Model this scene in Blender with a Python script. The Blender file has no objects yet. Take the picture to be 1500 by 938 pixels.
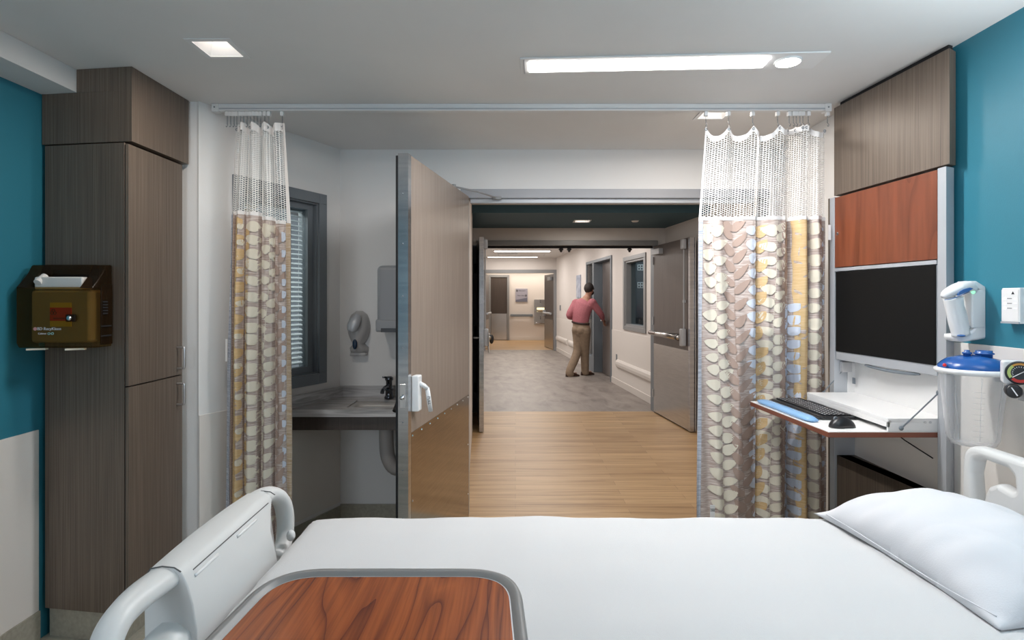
import bpy, bmesh, math, random
from mathutils import Vector, Matrix, noise
random.seed(7)
C = bpy.context.scene.collection
F = 820.0; VX, VY, CH = 755.0, 437.0, 1.47      # focal length in pixels, eye point of the photo, eye height

def P(px, py, Y):
    return Vector(((px-VX)*Y/F, Y, CH-(py-VY)*Y/F))

# ------------------------------------------------------------------ materials
def _nt(name):
    m = bpy.data.materials.new(name); m.use_nodes = True
    nt = m.node_tree; nt.nodes.clear()
    out = nt.nodes.new('ShaderNodeOutputMaterial')
    b = nt.nodes.new('ShaderNodeBsdfPrincipled')
    nt.links.new(b.outputs[0], out.inputs[0])
    return m, nt, b, out
def rgba(c): return (c[0], c[1], c[2], 1)
def mat(name, c, rough=.5, metal=0, spec=.5, noise=0, nscale=40, bump=0, bscale=200, aniso=0, trans=0, coat=0):
    m, nt, b, out = _nt(name)
    b.inputs['Base Color'].default_value = rgba(c)
    b.inputs['Roughness'].default_value = rough
    b.inputs['Metallic'].default_value = metal
    b.inputs['Specular IOR Level'].default_value = spec
    b.inputs['Transmission Weight'].default_value = trans
    b.inputs['Coat Weight'].default_value = coat
    tc = nt.nodes.new('ShaderNodeTexCoord')
    if noise:
        n = nt.nodes.new('ShaderNodeTexNoise'); n.inputs['Scale'].default_value = nscale; n.inputs['Detail'].default_value = 4
        nt.links.new(tc.outputs['Object'], n.inputs['Vector'])
        r = nt.nodes.new('ShaderNodeValToRGB')
        r.color_ramp.elements[0].color = rgba([x*(1-noise) for x in c]); r.color_ramp.elements[0].position = .3
        r.color_ramp.elements[1].color = rgba([min(1, x*(1+noise)) for x in c]); r.color_ramp.elements[1].position = .7
        nt.links.new(n.outputs[0], r.inputs[0]); nt.links.new(r.outputs[0], b.inputs['Base Color'])
    if bump:
        n = nt.nodes.new('ShaderNodeTexNoise'); n.inputs['Scale'].default_value = bscale; n.inputs['Detail'].default_value = 3
        nt.links.new(tc.outputs['Object'], n.inputs['Vector'])
        bp = nt.nodes.new('ShaderNodeBump'); bp.inputs['Strength'].default_value = bump; bp.inputs['Distance'].default_value = .002
        nt.links.new(n.outputs[0], bp.inputs['Height']); nt.links.new(bp.outputs[0], b.inputs['Normal'])
    return m
def stretched(name, c1, c2, scale, rough=.4, metal=0, lo=.35, hi=.65, detail=6, dist=0, spec=.5, mid=None):
    """noise stretched along one axis: laminate grain, brushed steel, cloth streaks"""
    m, nt, b, out = _nt(name)
    tc = nt.nodes.new('ShaderNodeTexCoord'); mp = nt.nodes.new('ShaderNodeMapping')
    mp.inputs['Scale'].default_value = scale
    nt.links.new(tc.outputs['Object'], mp.inputs['Vector'])
    n = nt.nodes.new('ShaderNodeTexNoise'); n.inputs['Scale'].default_value = 1; n.inputs['Detail'].default_value = detail
    n.inputs['Distortion'].default_value = dist
    nt.links.new(mp.outputs[0], n.inputs['Vector'])
    r = nt.nodes.new('ShaderNodeValToRGB'); e = r.color_ramp.elements
    e[0].color = rgba(c1); e[0].position = lo; e[1].color = rgba(c2); e[1].position = hi
    if mid:
        k = r.color_ramp.elements.new((lo+hi)/2); k.color = rgba(mid)
    nt.links.new(n.outputs[0], r.inputs[0]); nt.links.new(r.outputs[0], b.inputs['Base Color'])
    b.inputs['Roughness'].default_value = rough; b.inputs['Metallic'].default_value = metal
    b.inputs['Specular IOR Level'].default_value = spec
    return m
def emit(name, c, s):
    m = bpy.data.materials.new(name); m.use_nodes = True; nt = m.node_tree; nt.nodes.clear()
    o = nt.nodes.new('ShaderNodeOutputMaterial'); e = nt.nodes.new('ShaderNodeEmission')
    e.inputs[0].default_value = rgba(c); e.inputs[1].default_value = s
    nt.links.new(e.outputs[0], o.inputs[0]); return m
def tint_glass(name, c, mixv, gloss_c, rough=.1):
    """thin tinted plastic: coloured see-through mixed with a plastic sheen"""
    m, nt, b, out = _nt(name)
    b.inputs['Base Color'].default_value = rgba(gloss_c); b.inputs['Roughness'].default_value = rough
    t = nt.nodes.new('ShaderNodeBsdfTransparent'); t.inputs[0].default_value = rgba(c)
    mx = nt.nodes.new('ShaderNodeMixShader'); mx.inputs[0].default_value = mixv
    nt.links.new(t.outputs[0], mx.inputs[1]); nt.links.new(b.outputs[0], mx.inputs[2]); nt.links.new(mx.outputs[0], out.inputs[0])
    return m
def planks(name, cols, w, h, rough, grain=(3, 60, 1), swap=False, mortar=.002, mcol=(.2, .15, .1), gmix=.5, mott=None):
    m, nt, b, out = _nt(name)
    tc = nt.nodes.new('ShaderNodeTexCoord'); mp = nt.nodes.new('ShaderNodeMapping')
    if swap: mp.inputs['Rotation'].default_value = (0, 0, swap)
    nt.links.new(tc.outputs['Object'], mp.inputs['Vector'])
    br = nt.nodes.new('ShaderNodeTexBrick')
    br.inputs['Color1'].default_value = rgba(cols[0]); br.inputs['Color2'].default_value = rgba(cols[1])
    br.inputs['Mortar'].default_value = rgba(mcol); br.inputs['Scale'].default_value = 1
    br.inputs['Mortar Size'].default_value = mortar; br.inputs['Brick Width'].default_value = w; br.inputs['Row Height'].default_value = h
    br.offset = .37; br.offset_frequency = 2
    nt.links.new(mp.outputs[0], br.inputs['Vector'])
    mp2 = nt.nodes.new('ShaderNodeMapping'); mp2.inputs['Scale'].default_value = grain
    nt.links.new(mp.outputs[0], mp2.inputs['Vector'])
    n = nt.nodes.new('ShaderNodeTexNoise'); n.inputs['Scale'].default_value = 1; n.inputs['Detail'].default_value = 8; n.inputs['Roughness'].default_value = .6
    n.inputs['Distortion'].default_value = .6
    nt.links.new(mp2.outputs[0], n.inputs['Vector'])
    r = nt.nodes.new('ShaderNodeValToRGB'); e = r.color_ramp.elements
    e[0].color = rgba(cols[2]); e[0].position = .32; e[1].color = rgba(cols[3]); e[1].position = .66
    k = e.new(.45); k.color = rgba([(a+c)/2 for a, c in zip(cols[2], cols[3])])
    nt.links.new(n.outputs[0], r.inputs[0])
    mx = nt.nodes.new('ShaderNodeMix'); mx.data_type = 'RGBA'; mx.inputs[0].default_value = gmix
    nt.links.new(br.outputs[0], mx.inputs[6]); nt.links.new(r.outputs[0], mx.inputs[7])
    nt.links.new(mx.outputs[2], b.inputs['Base Color'])
    b.inputs['Roughness'].default_value = rough
    return m
def cherry(name, dark, light, sc=(1, .22, 1), wscale=9, rough=.3, dist=7):
    m, nt, b, out = _nt(name)
    tc = nt.nodes.new('ShaderNodeTexCoord'); mp = nt.nodes.new('ShaderNodeMapping'); mp.inputs['Scale'].default_value = sc
    nt.links.new(tc.outputs['Object'], mp.inputs['Vector'])
    w = nt.nodes.new('ShaderNodeTexNoise'); w.inputs['Scale'].default_value = wscale; w.inputs['Detail'].default_value = 2
    w.inputs['Distortion'].default_value = .6
    nt.links.new(mp.outputs[0], w.inputs['Vector'])
    mu = nt.nodes.new('ShaderNodeMath'); mu.operation = 'MULTIPLY'; mu.inputs[1].default_value = dist*1.0
    nt.links.new(w.outputs[0], mu.inputs[0])
    fr = nt.nodes.new('ShaderNodeMath'); fr.operation = 'FRACT'; nt.links.new(mu.outputs[0], fr.inputs[0])
    r = nt.nodes.new('ShaderNodeValToRGB'); e = r.color_ramp.elements
    mid = [(a*.4+c*.6) for a, c in zip(dark, light)]
    e[0].color = rgba(dark); e[0].position = 0; e[1].color = rgba(mid); e[1].position = 1
    k = e.new(.12); k.color = rgba(mid); k = e.new(.5); k.color = rgba(light)
    nt.links.new(fr.outputs[0], r.inputs[0])
    mp2 = nt.nodes.new('ShaderNodeMapping'); mp2.inputs['Scale'].default_value = (sc[0]*140, sc[1]*25, sc[2]*140 if sc[2] >= 1 else sc[2]*25)
    nt.links.new(tc.outputs['Object'], mp2.inputs['Vector'])
    n = nt.nodes.new('ShaderNodeTexNoise'); n.inputs['Scale'].default_value = 1; n.inputs['Detail'].default_value = 4
    nt.links.new(mp2.outputs[0], n.inputs['Vector'])
    r2 = nt.nodes.new('ShaderNodeValToRGB'); r2.color_ramp.elements[0].color = (.72, .72, .72, 1); r2.color_ramp.elements[0].position = .3
    r2.color_ramp.elements[1].color = (1, 1, 1, 1); r2.color_ramp.elements[1].position = .6
    nt.links.new(n.outputs[0], r2.inputs[0])
    mx = nt.nodes.new('ShaderNodeMix'); mx.data_type = 'RGBA'; mx.blend_type = 'MULTIPLY'; mx.inputs[0].default_value = 1
    nt.links.new(r.outputs[0], mx.inputs[6]); nt.links.new(r2.outputs[0], mx.inputs[7]); nt.links.new(mx.outputs[2], b.inputs['Base Color'])
    b.inputs['Roughness'].default_value = rough
    return m
def net_mat():
    """knitted mesh: rows of staggered oval holes, laid out in the cloth's own UV metres"""
    m, nt, b, out = _nt('white_netting')
    b.inputs['Base Color'].default_value = (.93, .92, .90, 1); b.inputs['Roughness'].default_value = .8
    uv = nt.nodes.new('ShaderNodeUVMap'); uv.uv_map = 'UVMap'
    sp = nt.nodes.new('ShaderNodeSeparateXYZ'); nt.links.new(uv.outputs[0], sp.inputs[0])
    def mth(op, a, bb=None, clamp=False):
        n = nt.nodes.new('ShaderNodeMath'); n.operation = op; n.use_clamp = clamp
        for i, v in enumerate((a, bb)):
            if v is None: continue
            if isinstance(v, (int, float)): n.inputs[i].default_value = v
            else: nt.links.new(v, n.inputs[i])
        return n.outputs[0]
    cu = mth('DIVIDE', sp.outputs[0], .0150)
    col = mth('FLOOR', cu)
    odd = mth('MULTIPLY', mth('MODULO', mth('ADD', col, 1000), 2), .5)
    cv = mth('ADD', mth('DIVIDE', sp.outputs[1], .0110), odd)
    fu = mth('SUBTRACT', mth('FRACT', cu), .5); fv = mth('SUBTRACT', mth('FRACT', mth('ADD', cv, 1000)), .5)
    a = mth('POWER', mth('ABSOLUTE', mth('DIVIDE', fu, .46)), 3)
    c = mth('POWER', mth('ABSOLUTE', mth('DIVIDE', fv, .41)), 3)
    hole = mth('LESS_THAN', mth('ADD', a, c), 1)
    t = nt.nodes.new('ShaderNodeBsdfTransparent'); mx = nt.nodes.new('ShaderNodeMixShader')
    nt.links.new(hole, mx.inputs[0]); nt.links.new(b.outputs[0], mx.inputs[1]); nt.links.new(t.outputs[0], mx.inputs[2])
    nt.links.new(mx.outputs[0], out.inputs[0])
    return m

M = {}
M['ceil'] = mat('ceiling_paint', (.74, .735, .73), .9, noise=.02, nscale=3)
M['white'] = mat('off_white_paint', (.80, .795, .79), .75, bump=.12, bscale=150)
M['warm'] = mat('cream_corridor_paint', (.71, .665, .63), .7)
M['wains'] = mat('cream_wall_panel', (.76, .72, .68), .5)
M['teal'] = mat('teal_paint', (.028, .195, .27), .45, bump=.15, bscale=260)
M['darkteal'] = mat('deep_teal_paint', (.028, .080, .110), .6)
M['lam'] = stretched('brown_laminate', (.100, .075, .057), (.185, .142, .110), (330, 330, 2.2), .42)
M['lamd'] = stretched('dark_brown_laminate', (.048, .036, .031), (.088, .068, .058), (330, 330, 2.2), .4)
M['lamdoor'] = stretched('taupe_door_laminate', (.215, .170, .140), (.315, .255, .212), (260, 260, 2.2), .3, spec=.4)
M['leafdoor'] = stretched('grey_brown_door_laminate', (.085, .070, .066), (.128, .108, .102), (200, 200, 2), .28)
M['framehead'] = mat('light_grey_frame_paint', (.36, .37, .40), .4)
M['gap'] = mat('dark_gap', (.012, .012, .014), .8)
M['cherrydoor'] = cherry('cherry_panel', (.155, .040, .018), (.235, .066, .030), (1, 1, .12), 5, .35, 5)
M['cherrytop'] = cherry('cherry_table_laminate', (.11, .020, .007), (.36, .088, .022), (1.9, .26, 1), 4.6, .25, 9)
M['brownedge'] = mat('cherry_edge', (.20, .062, .035), .4)
M['silver'] = mat('silver_aluminium', (.62, .62, .63), .35, 1)
M['silverpaint'] = mat('silver_paint', (.47, .49, .52), .4, .25)
M['frame'] = mat('grey_frame_paint', (.17, .195, .22), .45)
M['framel'] = mat('pewter_frame_paint', (.25, .255, .26), .4)
M['steel'] = stretched('brushed_steel', (.46, .45, .44), (.58, .56, .54), (6, 6, 420), .26, 1)
M['steeled'] = stretched('satin_steel_edge', (.50, .51, .53), (.62, .62, .63), (4, 4, 60), .22, 1)
M['kick'] = stretched('bronze_kick_plate', (.33, .295, .26), (.43, .385, .34), (6, 6, 300), .15, 1)
M['chrome'] = mat('chrome', (.75, .76, .78), .12, 1)
M['darkchrome'] = mat('dark_chrome', (.13, .14, .16), .15, 1)
M['black'] = mat('black_plastic', (.012, .012, .014), .35)
M['key'] = mat('black_key_plastic', (.02, .02, .023), .45)
M['print'] = mat('white_print', (.8, .8, .82), .6)
M['screen'] = mat('switched_off_screen', (.008, .008, .008), .5, spec=.12)
M['plastic'] = mat('white_plastic', (.74, .745, .75), .35)
M['bedplastic'] = mat('bed_shell_plastic', (.65, .655, .65), .38)
M['bedseam'] = mat('shadow_gap_plastic', (.10, .10, .10), .6)
M['desk'] = mat('white_melamine', (.80, .79, .78), .3)
M['sheet'] = mat('white_cotton', (.565, .565, .57), .85, bump=.3, bscale=500)
M['pillowc'] = mat('white_pillow_cotton', (.62, .63, .66), .8, bump=.2, bscale=300)
M['edge'] = mat('grey_vinyl_edge', (.20, .195, .19), .4)
M['bluegel'] = mat('blue_gel', (.22, .42, .70), .25, trans=0, coat=.5)
M['bluelid'] = mat('blue_plastic', (.015, .09, .32), .25)
M['clear'] = tint_glass('clear_plastic', (.95, .96, .965), .07, (.8, .8, .82), .08)
def rim_clear(m):
    nt = m.node_tree; mx = [n for n in nt.nodes if n.type == 'MIX_SHADER'][0]
    lw = nt.nodes.new('ShaderNodeLayerWeight'); lw.inputs[0].default_value = .35
    r = nt.nodes.new('ShaderNodeMapRange'); r.inputs[3].default_value = .05; r.inputs[4].default_value = .75
    nt.links.new(lw.outputs[1], r.inputs[0]); nt.links.new(r.outputs[0], mx.inputs[0])
rim_clear(M['clear'])
M['amber'] = tint_glass('amber_plastic', (.66, .52, .30), .16, (.16, .10, .035), .15)
M['amberd'] = tint_glass('smoky_amber_plastic', (.42, .30, .15), .24, (.06, .036, .018), .15)
M['innerbin'] = mat('translucent_bin_plastic', (.31, .275, .19), .5)
M['innerwhite'] = mat('bin_drum_plastic', (.72, .69, .66), .4)
M['red'] = mat('red_label', (.58, .03, .02), .5)
M['yellow'] = mat('yellow_label', (.62, .48, .05), .5)
M['net'] = net_mat()
M['hem'] = mat('white_hem_cloth', (.82, .80, .79), .8)
M['cloth'] = stretched('taupe_streaked_cloth', (.42, .325, .285), (.76, .69, .65), (14, 14, 420), .85, lo=.44, hi=.68, detail=2)
M['cream'] = mat('cream_woven_leaf', (.74, .685, .57), .85, bump=.2, bscale=400)
M['brownleaf'] = mat('taupe_woven_leaf', (.42, .31, .26), .85, bump=.2, bscale=400)
M['blueleaf'] = mat('pale_blue_woven_leaf', (.62, .67, .77), .85, bump=.2, bscale=400)
M['gold'] = stretched('gold_woven_leaf', (.62, .42, .20), (.72, .53, .30), (14, 14, 300), .75)
M['bluehem'] = stretched('blue_grey_selvedge', (.30, .33, .40), (.60, .62, .68), (14, 14, 260), .85)
M['goldhem'] = stretched('beige_selvedge', (.42, .30, .18), (.60, .50, .40), (14, 14, 260), .85)
M['wood'] = planks('oak_plank_floor', [(.30, .170, .070), (.56, .37, .19), (.18, .088, .030), (.64, .43, .225)], 1.25, .10, .42, (1.3, 26, 1), gmix=.50, mortar=.0018, mcol=(.17, .095, .04))
M['tile'] = planks('grey_tile_floor', [(.19, .160, .143), (.27, .235, .212), (.12, .102, .092), (.36, .32, .29)], .92, .46, .45, (2.4, 5, 1), swap=1.45, gmix=.55, mortar=.003, mcol=(.14, .125, .115))
M['vinyl'] = mat('sage_beige_vinyl_floor', (.36, .34, .28), .35, noise=.12, nscale=60)
M['marble'] = stretched('grey_veined_worktop', (.34, .33, .33), (.70, .69, .69), (1.5, 3, 26), .3, lo=.35, hi=.62, dist=1.2)
M['marbletop'] = stretched('grey_veined_worktop_top', (.34, .32, .315), (.52, .50, .49), (6, 40, 3), .25, dist=.4)
M['greyplastic'] = mat('warm_grey_plastic', (.46, .45, .45), .35)
M['towel'] = mat('grey_dispenser_plastic', (.30, .31, .33), .4)
M['soapwin'] = mat('navy_window', (.01, .03, .07), .15)
M['skin'] = mat('skin', (.42, .22, .15), .6)
M['hair'] = mat('dark_brown_hair', (.018, .012, .01), .7, bump=.5, bscale=300)
M['shirt'] = mat('rose_cotton', (.42, .14, .165), .8, noise=.12, nscale=60, bump=.8, bscale=14)
M['khaki'] = mat('khaki_cotton', (.29, .215, .15), .85, noise=.1, nscale=20, bump=.8, bscale=12)
M['leather'] = mat('brown_leather', (.055, .025, .015), .35)
M['belt'] = mat('dark_belt_leather', (.03, .015, .012), .4)
M['ctile'] = planks('ceiling_tile', [(.70, .68, .66), (.72, .70, .68), (.66, .64, .62), (.74, .72, .70)], 1.2, .6, .9, (20, 20, 1), mortar=.012, mcol=(.50, .49, .48), gmix=.3)
M['signblue'] = stretched('pale_blue_sign', (.30, .34, .44), (.50, .54, .62), (4, 4, 9), .4)
M['signgrey'] = mat('lilac_grey_sign', (.36, .35, .42), .4)
M['signdark'] = mat('slate_sign_band', (.16, .165, .22), .4)
M['ink'] = mat('black_ink', (.02, .02, .025), .6)
M['bluescan'] = mat('blue_scanner_panel', (.03, .12, .34), .3)
M['glass'] = tint_glass('window_glass', (.80, .86, .88), .10, (.05, .06, .07), .03)
M['blind'] = mat('pale_blind_slat', (.68, .71, .73), .5)
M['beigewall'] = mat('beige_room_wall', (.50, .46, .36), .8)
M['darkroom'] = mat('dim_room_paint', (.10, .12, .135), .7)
M['guard'] = mat('cream_bumper_vinyl', (.70, .66, .62), .45)
M['gaugeface'] = mat('black_dial', (.015, .02, .025), .4)
M['gaugered'] = mat('red_dial_band', (.55, .03, .02), .4)
M['gaugegreen'] = mat('green_dial_band', (.45, .55, .16), .4)
M['gaugeorange'] = mat('orange_dial_band', (.70, .33, .06), .4)
M['redcap'] = mat('red_cap', (.7, .02, .02), .4)
M['lamp'] = emit('lit_diffuser', (1, .97, .93), 14)
M['spot'] = emit('lit_spot_lens', (1, .95, .88), 14)
M['down'] = emit('lit_downlight_lens', (1, .90, .80), 16)
M['clamp'] = emit('lit_corridor_tube', (1, .93, .86), 8)
M['led'] = emit('small_led', (.7, .8, 1), 1.4)
M['greenled'] = emit('green_led', (.3, 1, .5), 1.2)
M['basin'] = mat('white_basin_enamel', (.50, .48, .46), .25)
M['trap'] = mat('grey_pipe_cover', (.36, .34, .33), .5)

# ------------------------------------------------------------------ geometry helpers
def box(bm, x0, x1, y0, y1, z0, z1, mi=0):
    v = [bm.verts.new((x, y, z)) for z in (z0, z1) for x, y in ((x0, y0), (x1, y0), (x1, y1), (x0, y1))]
    fs = [(0, 3, 2, 1), (4, 5, 6, 7), (0, 1, 5, 4), (1, 2, 6, 5), (2, 3, 7, 6), (3, 0, 4, 7)]
    for f in fs: bm.faces.new([v[i] for i in f]).material_index = mi
    return v
def prism(bm, poly, z0, z1, mi=0):
    a = [bm.verts.new((p[0], p[1], z0)) for p in poly]; b = [bm.verts.new((p[0], p[1], z1)) for p in poly]
    n = len(poly)
    bm.faces.new(a[::-1]).material_index = mi; bm.faces.new(b).material_index = mi
    for i in range(n): bm.faces.new((a[i], a[(i+1) % n], b[(i+1) % n], b[i])).material_index = mi
def _frame(t, side=None):
    t = t.normalized()
    s = side if side is not None else (Vector((0, 0, 1)) if abs(t.z) < .9 else Vector((1, 0, 0)))
    s = (s - t*s.dot(t)).normalized()
    return s, t.cross(s)
def tube(bm, pts, r, n=12, mi=0, side=None, ry=None, cap=True):
    """swept ellipse; r, ry may be lists"""
    pts = [Vector(p) for p in pts]; rings = []
    if side is None:
        ts = [(pts[min(i+1, len(pts)-1)] - pts[max(i-1, 0)]).normalized() for i in range(len(pts))]
        side = min(((0, 0, 1), (1, 0, 0), (0, 1, 0)), key=lambda a_: max(abs(q.dot(Vector(a_))) for q in ts))
    for i, p in enumerate(pts):
        t = (pts[min(i+1, len(pts)-1)] - pts[max(i-1, 0)])
        s, u = _frame(t, Vector(side) if side is not None else None)
        a = r[i] if isinstance(r, (list, tuple)) else r
        b = (ry[i] if isinstance(ry, (list, tuple)) else ry) if ry is not None else a
        rings.append([bm.verts.new(p + s*(a*math.cos(k*2*math.pi/n)) + u*(b*math.sin(k*2*math.pi/n))) for k in range(n)])
    for q in range(len(rings)-1):
        for k in range(n):
            bm.faces.new((rings[q][k], rings[q][(k+1) % n], rings[q+1][(k+1) % n], rings[q+1][k])).material_index = mi
    if cap:
        bm.faces.new(rings[0][::-1]).material_index = mi; bm.faces.new(rings[-1]).material_index = mi
def cyl(bm, p0, p1, r0, r1=None, n=20, mi=0):
    tube(bm, [p0, p1], [r0, r0 if r1 is None else r1], n, mi)
def lathe(bm, prof, c, axis=(0, 0, 1), n=32, mi=0, close=False):
    """prof: list of (radius, height along axis)"""
    ax = Vector(axis).normalized(); s, u = _frame(ax); c = Vector(c); rings = []
    for r, h in prof:
        rings.append([bm.verts.new(c + ax*h + s*(max(r, 1e-5)*math.cos(k*2*math.pi/n)) + u*(max(r, 1e-5)*math.sin(k*2*math.pi/n))) for k in range(n)])
    for q in range(len(rings)-1):
        for k in range(n):
            bm.faces.new((rings[q][k], rings[q][(k+1) % n], rings[q+1][(k+1) % n], rings[q+1][k])).material_index = mi
def ball(bm, c, rx, ry=None, rz=None, mi=0, n=16):
    ry = rx if ry is None else ry; rz = rx if rz is None else rz
    r = bmesh.ops.create_uvsphere(bm, u_segments=n, v_segments=max(8, n//2), radius=1)
    for v in r['verts']: v.co = Vector((v.co.x*rx, v.co.y*ry, v.co.z*rz)) + Vector(c)
    for f in {f for v in r['verts'] for f in v.link_faces}: f.material_index = mi
def smooth_path(pts, n=8):
    pts = [Vector(p) for p in pts]; out = []
    for i in range(len(pts)-1):
        p0 = pts[max(i-1, 0)]; p1 = pts[i]; p2 = pts[i+1]; p3 = pts[min(i+2, len(pts)-1)]
        for k in range(n):
            t = k/n
            out.append(.5*((2*p1)+(p2-p0)*t+(2*p0-5*p1+4*p2-p3)*t*t+(-p0+3*p1-3*p2+p3)*t**3))
    out.append(pts[-1]); return out
def frame_matrix(o, u, n):
    """local (u, n, z) -> world"""
    u = Vector((u[0], u[1], 0)).normalized(); n = Vector((n[0], n[1], 0)).normalized()
    return Matrix(((u.x, n.x, 0, o[0]), (u.y, n.y, 0, o[1]), (0, 0, 1, o[2] if len(o) > 2 else 0), (0, 0, 0, 1)))
def wloc(o):
    v = Vector(o.location)
    while o.parent is not None:
        o = o.parent; v += Vector(o.location)
    return v
def obj(name, bm, m, parent=None, xf=None, bevel=0, smooth=False, seg=2, base=None, sub=0):
    if xf is not None: bm.transform(xf)
    bmesh.ops.recalc_face_normals(bm, faces=bm.faces[:])
    off = wloc(parent) if parent is not None else (Vector(base) if base is not None else Vector((0, 0, 0)))
    bm.transform(Matrix.Translation(-off))
    me = bpy.data.meshes.new(name); bm.to_mesh(me); bm.free()
    for k in (m if isinstance(m, (list, tuple)) else [m]): me.materials.append(M[k] if isinstance(k, str) else k)
    o = bpy.data.objects.new(name, me); C.objects.link(o)
    if parent is not None: o.parent = parent
    elif base is not None: o.location = base
    if smooth: 
        for p in me.polygons: p.use_smooth = True
    if bevel:
        b = o.modifiers.new('bevel', 'BEVEL'); b.width = bevel; b.segments = seg; b.limit_method = 'ANGLE'; b.angle_limit = math.radians(35)
        b.harden_normals = False
        for p in me.polygons: p.use_smooth = True
        w = o.modifiers.new('wn', 'WEIGHTED_NORMAL'); w.keep_sharp = True
    if sub:
        s = o.modifiers.new('sub', 'SUBSURF'); s.levels = sub; s.render_levels = sub
    return o
def B(*a, **k):
    bm = bmesh.new(); box(bm, *a, **k); return bm
def thing(name, label, cat, loc, group=None):
    o = bpy.data.objects.new(name, None); C.objects.link(o); o.location = loc; o.empty_display_size = .05
    o['label'] = label; o['category'] = cat
    if group: o['group'] = group
    return o
def tag(o, label, cat, group=None):
    o['label'] = label; o['category'] = cat
    if group: o['group'] = group
    return o
def struct(name, bm, m, label, cat, parent=None, **k):
    o = obj(name, bm, m, parent, **k)
    if parent is None:
        o['kind'] = 'structure'; o['label'] = label; o['category'] = cat
    return o
def sthing(name, label, cat, loc):
    o = thing(name, label, cat, loc); o['kind'] = 'structure'; return o
def from_eval(name, tmp, m, parent, smooth=True):
    """bake a temporary object's modifiers/curve into a plain mesh part"""
    bpy.context.view_layer.update()
    dg = bpy.context.evaluated_depsgraph_get()
    me = bpy.data.meshes.new_from_object(tmp.evaluated_get(dg))
    me.transform(tmp.matrix_world)
    off = wloc(parent) if parent is not None else Vector((0, 0, 0))
    me.transform(Matrix.Translation(-off))
    bpy.data.objects.remove(tmp, do_unlink=True)
    me.materials.clear()
    for k in (m if isinstance(m, (list, tuple)) else [m]): me.materials.append(M[k])
    o = bpy.data.objects.new(name, me); C.objects.link(o)
    if parent is not None: o.parent = parent
    for p in me.polygons: p.use_smooth = smooth; p.material_index = 0
    return o
def outline_solid(name, outlines, depth, bevel, xf, m, parent, smooth=True):
    """closed 2-D outlines (first outer, then holes) given real thickness and rounded edges"""
    cu = bpy.data.curves.new('tmp', 'CURVE'); cu.dimensions = '2D'; cu.fill_mode = 'BOTH'
    cu.extrude = max(depth/2-bevel, 0); cu.bevel_depth = bevel; cu.bevel_resolution = 3
    cu.offset = -bevel
    for pts in outlines:
        s = cu.splines.new('POLY'); s.points.add(len(pts)-1)
        for i, p in enumerate(pts): s.points[i].co = (p[0], p[1], 0, 1)
        s.use_cyclic_u = True
    t = bpy.data.objects.new('tmp', cu); C.objects.link(t); t.matrix_world = xf
    return from_eval(name, t, m, parent, smooth)
def rounded(pts, r, n=6):
    """polygon with rounded corners; r may be a list"""
    out = []; L = len(pts)
    for i in range(L):
        p = Vector(pts[i][:2]); a = Vector(pts[i-1][:2]); b = Vector(pts[(i+1) % L][:2])
        rr = r[i] if isinstance(r, (list, tuple)) else r
        if rr <= 0: out.append((p.x, p.y)); continue
        d1 = (a-p).normalized(); d2 = (b-p).normalized(); ang = d1.angle(d2)
        k = min(rr/math.tan(ang/2), (a-p).length*.49, (b-p).length*.49)
        s = p+d1*k; e = p+d2*k
        for j in range(n+1):
            t = j/n; q = s*(1-t)**2+p*2*t*(1-t)+e*t*t
            out.append((q.x, q.y))
    return out
def text(name, s, size, xf, m, parent, ext=.0003, align='CENTER'):
    cu = bpy.data.curves.new('t', 'FONT'); cu.body = s; cu.size = size; cu.extrude = ext; cu.align_x = align; cu.align_y = 'CENTER'
    t = bpy.data.objects.new('tmp', cu); C.objects.link(t); t.matrix_world = xf
    return from_eval(name, t, m, parent, False)
def axes(o, x, y):
    x = Vector(x).normalized(); y = Vector(y).normalized(); z = x.cross(y)
    return Matrix(((x.x, y.x, z.x, o[0]), (x.y, y.y, z.y, o[1]), (x.z, y.z, z.z, o[2]), (0, 0, 0, 1)))
def cells(bm, u0, u1, z0, z1, n0, n1, holes=(), mi=0):
    """wall of thickness n0..n1 in local (u, n, z) with rectangular openings (ua, ub, za, zb)"""
    us = sorted({u0, u1, *[h[0] for h in holes], *[h[1] for h in holes]}); zs = sorted({z0, z1, *[h[2] for h in holes], *[h[3] for h in holes]})
    us = [u for u in us if u0 <= u <= u1]; zs = [z for z in zs if z0 <= z <= z1]
    for i in range(len(us)-1):
        for j in range(len(zs)-1):
            cu, cz = (us[i]+us[i+1])/2, (zs[j]+zs[j+1])/2
            if any(h[0] < cu < h[1] and h[2] < cz < h[3] for h in holes): continue
            box(bm, us[i], us[i+1], n0, n1, zs[j], zs[j+1], mi)

# ------------------------------------------------------------------ camera
cam = bpy.data.cameras.new('camera'); co = bpy.data.objects.new('camera', cam); C.objects.link(co)
co.location = (0, 0, CH); co.rotation_euler = (math.pi/2, 0, 0)
cam.sensor_width = 36; cam.sensor_fit = 'HORIZONTAL'; cam.lens = F/1500*36
cam.shift_x = (750-VX)/1500; cam.shift_y = (VY-469)/1500
cam.clip_start = .02
bpy.context.scene.camera = co

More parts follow.
